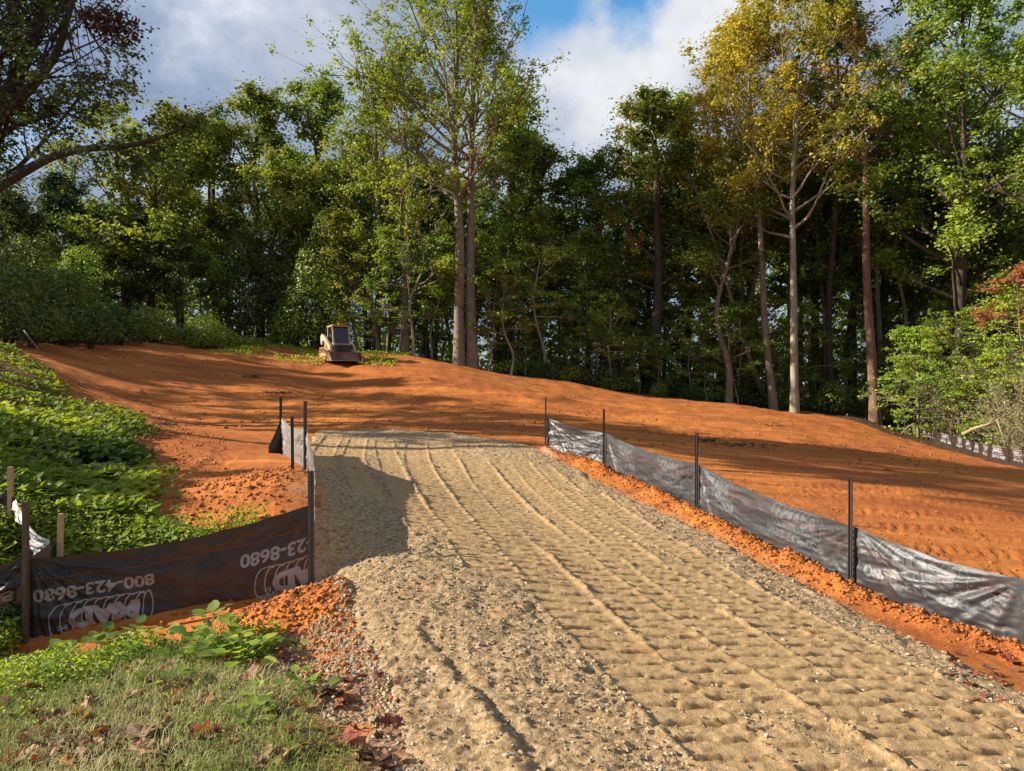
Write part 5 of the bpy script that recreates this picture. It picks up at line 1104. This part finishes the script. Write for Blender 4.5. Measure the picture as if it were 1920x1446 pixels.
LC = {'brown': litter_mat('brown fallen leaf', (.20, .085, .04), (.10, .042, .022)), 'tan': litter_mat('tan fallen leaf', (.42, .24, .12), (.28, .14, .07)), 'red': litter_mat('red fallen leaf', (.26, .06, .03), (.15, .035, .022)), 'orange': litter_mat('orange fallen leaf', (.55, .20, .03), (.40, .10, .02))}
LME = {c: [mesh('fallen_leaf', *maple(800 + q), LC[c], True) for q in range(4)] for c in LC}
r3 = random.Random(9); nl_ = 0
def fallen(x, y, size, col, lab, tilt=.5):
    z = gz1(x, y)
    if road_u(np.array([x]), np.array([y]))[0] > 0: z = max(z, float(road_z(np.array([x]), np.array([y]))[0][0]))
    o = link('fallen_leaf', r3.choice(LME[col]), loc=(x, y, z + size * .22)); o.scale = (size, size, size); o.rotation_euler = (r3.uniform(-tilt, tilt), r3.uniform(-tilt, tilt), r3.random() * 6.28); tag(o, lab, 'fallen leaf', 'fallen leaves')
def pxg(px, py):
    d = 4.0
    for _ in range(20): x, y = at(px, d); d = (gz1(x, y) - CAMZ) * F / (723 - py) if True else d
    return at(px, d)
SP = [(258, 1385, .085, 'tan', 'large crumpled tan leaf, biggest in the grass at the bottom'), (262, 1412, .07, 'tan', 'tan leaf just below the biggest crumpled one'), (205, 1385, .06, 'brown', 'curled brown leaf left of the biggest tan leaf'), (212, 1280, .07, 'brown', 'dark brown folded leaf at the upper edge of the grass'),
      (232, 1262, .055, 'tan', 'upright tan leaf tip behind the dark folded leaf'), (292, 1282, .06, 'orange', 'glowing orange leaf right of the dark folded leaf'), (345, 1300, .06, 'red', 'dark red folded leaf in the middle of the weeds'), (386, 1318, .045, 'orange', 'small orange leaf below the yellow weed clump'),
      (137, 1340, .045, 'orange', 'frayed orange leaf in the left part of the grass'), (72, 1385, .05, 'tan', 'pinkish tan leaf at the left of the grass'), (368, 1380, .05, 'red', 'red brown leaf near the centre of the bottom grass'), (72, 1428, .045, 'orange', 'orange leaf near the bottom left corner'),
      (42, 1238, .07, 'red', 'orange red leaves heap under the black fence at the left'), (465, 1275, .08, 'brown', 'large brown leaf under the yellow weed clump'), (650, 1395, .08, 'red', 'large dark red leaf at the bottom where grass meets gravel'), (690, 1425, .075, 'brown', 'brown leaf at the very bottom beside the gravel'),
      (20, 1262, .06, 'brown', 'brown leaf at the left edge below the fence'), (125, 1262, .055, 'tan', 'tan leaf between the weeds below the printed number'), (1895, 1243, .07, 'red', 'reddish leaf on the clay at the far right under the fence'), (1850, 1225, .06, 'brown', 'brown leaf at the gravel edge below the right fence')]
for px, py, sz, c, lab in SP: x, y = pxg(px, py); fallen(x, y, sz, c, lab)
LAB = {'brown': 'small curled brown leaf lying among the litter of the foreground', 'tan': 'small pale tan leaf lying among the litter of the foreground', 'red': 'small dark red leaf lying among the litter of the foreground', 'orange': 'small orange leaf lying among the litter of the foreground'}
while nl_ < 215:
    px, py = r3.uniform(0, 800), r3.uniform(1215, 1446)
    w_ = 1 if py > 1250 else .5
    if px > 560 + (py - 1215) * .9 or r3.random() > w_: continue
    x, y = pxg(px, py); c = r3.choices(['brown', 'tan', 'red', 'orange'], [6, 4, 2, 1.5])[0]; fallen(x, y, r3.uniform(.022, .056), c, LAB[c], .9); nl_ += 1
for _ in range(38):
    x, y = pxg(r3.uniform(560, 760), r3.uniform(1270, 1446)); fallen(x, y, r3.uniform(.02, .055), r3.choice(['red', 'brown', 'tan']), 'leaf in the red brown drift along the edge of the gravel', .8)
for _ in range(22):
    x, y = pxg(r3.uniform(1780, 1915), r3.uniform(1190, 1330)); fallen(x, y, r3.uniform(.02, .045), r3.choice(['red', 'brown']), 'withered leaf at the far right edge of the gravel', .8)

# ------------------------------------------------------------------ small things
# corrugated pipe end
M['pipe'] = plain_mat('grey white plastic pipe', (.50, .47, .43), .5, var=.3, scale=20, dirt=(.33, .20, .12))
pp = P(495, 1180, 4.95); e = empty('corrugated_pipe', (pp[0], pp[1], pp[2]), 'half buried grey ribbed pipe in the ditch below the black fence', 'pipe')
A = Acc(); A.tube([(-.25, 0, -.02), (.12, 0, -.02)], .040, 16); link('pipe_core', A.mesh('pipe_core', M['oldwood'], True), e)
for k in range(8):
    A = Acc(); x0 = -.24 + k * .046; t_ = np.linspace(0, 1, 5); A.tube(np.column_stack([x0 + .030 * t_, 0 * t_, -.02 + 0 * t_]), .047 + .010 * np.sin(np.pi * t_), 18); link('rib', A.mesh('rib', M['pipe'], True), e)
def root(px, pts, r, lab, mat, cat='root'):
    q = np.array([P(*p) for p in pts]); t_ = np.linspace(0, 1, len(q)); tt_ = np.linspace(0, 1, 14); q = np.column_stack([np.interp(tt_, t_, q[:, k]) for k in range(3)]); q[1:-1] = (q[:-2] + 2 * q[1:-1] + q[2:]) / 4
    A = Acc(); A.tube(q - q[0], np.linspace(r, r * .5, 14), 7); tag(link('root', A.mesh('root', M[mat], True), loc=q[0]), lab, cat)
M['rootm'] = plain_mat('orange peeled root', (.50, .22, .07), .7, var=.4, scale=30)
root(0, [(548, 1142, 5.3), (552, 1120, 5.3), (556, 1100, 5.3), (572, 1108, 5.25), (582, 1112, 5.2)], .014, 'thick orange root bending out of the soil at the end of the black fence', 'rootm')
root(0, [(562, 1140, 5.25), (575, 1120, 5.2), (588, 1105, 5.2), (594, 1088, 5.2)], .005, 'thin dry root curving up right of the thick orange root', 'twig')
root(0, [(436, 980, 6.8), (433, 972, 6.8), (434, 963, 6.8)], .012, 'short curled root on the sunlit clay behind the black fence', 'rootm')
root(0, [(382, 1225, 4.5), (384, 1185, 4.5), (388, 1165, 4.5), (395, 1148, 4.5)], .003, 'thin bare weed stalk standing before the black fence', 'twig', 'stalk')
root(0, [(508, 1368, 3.6), (530, 1392, 3.5), (552, 1418, 3.4)], .008, 'thin brown stick lying in the grass near the gravel', 'rootm', 'stick')
# weathered fence boards far back between the round bushes
p0, p1 = P(312, 606, 41), P(345, 620, 39); e = empty('board_fence', tuple(p0), 'short piece of weathered grey board fence between the two round bushes', 'fence')
M['board'] = plain_mat('weathered grey boards', (.20, .18, .155), .85, var=.35, scale=6)
for k in range(8):
    A = Acc(); q = (p1 - p0) * k / 7; A.box((q[0], q[1], q[2] - .55 + .02 * (k % 3)), (.13, .022, 1.3)); link('board', A.mesh('board', M['board']), e)
A = Acc(); A.tube([(0, .03, -.1), tuple((p1 - p0) + [0, .03, -.1])], .03, 4); link('rail', A.mesh('rail', M['board']), e)
# dark torn brush and twigs left on the clay
def debris(px, py, d, w_, lab, seed, mat='bark_dark', n=40):
    r2 = np.random.default_rng(seed); p = P(px, py, d); p[2] = gz1(p[0], p[1]); A = Acc()
    for _ in range(n):
        c = r2.normal(0, 1, 3) * [w_ * .4, w_ * .25, .0] + [0, 0, .02 + .05 * r2.random()]; v = r2.normal(0, 1, 3) * [1, 1, .3]; v /= np.linalg.norm(v); L = w_ * r2.uniform(.12, .35)
        A.tube([c, c + v * L * .5 + r2.normal(0, .01, 3), c + v * L], [.012, .009, .004], 4)
    tag(link('brush_pile', A.mesh('brush_pile', M[mat], True), loc=p), lab, 'debris', 'scraps of brush on the clay', 'stuff')
debris(520, 742, 26, .9, 'dark tuft of torn brush lying on the clay above the left fence end', 1, n=70)
debris(1400, 835, 18.5, 1.0, 'dark scraps of brush in the middle of the right clay field', 2)
debris(1320, 835, 18.6, .6, 'small heap of dark clods and twigs left of the other scraps', 3)
debris(470, 718, 29, .8, 'flat dark scrap of brush on the shaded slope', 4)
debris(312, 797, 14.8, .35, 'dark twig ball at the tip of the green bank', 5)
debris(1440, 795, 26, 1.1, 'leafy scraps on the clay below the palest trunk', 6)
root(0, [(110, 648, 29), (95, 652, 28.6), (80, 662, 28)], .03, 'crooked dark branch lying on the clay below the left thickets', 'bark_dark', 'branch')
root(0, [(45, 620, 24), (60, 640, 23), (72, 655, 22.6)], .02, 'thin pale branch bending down over the bank at the left', 'twig', 'branch')
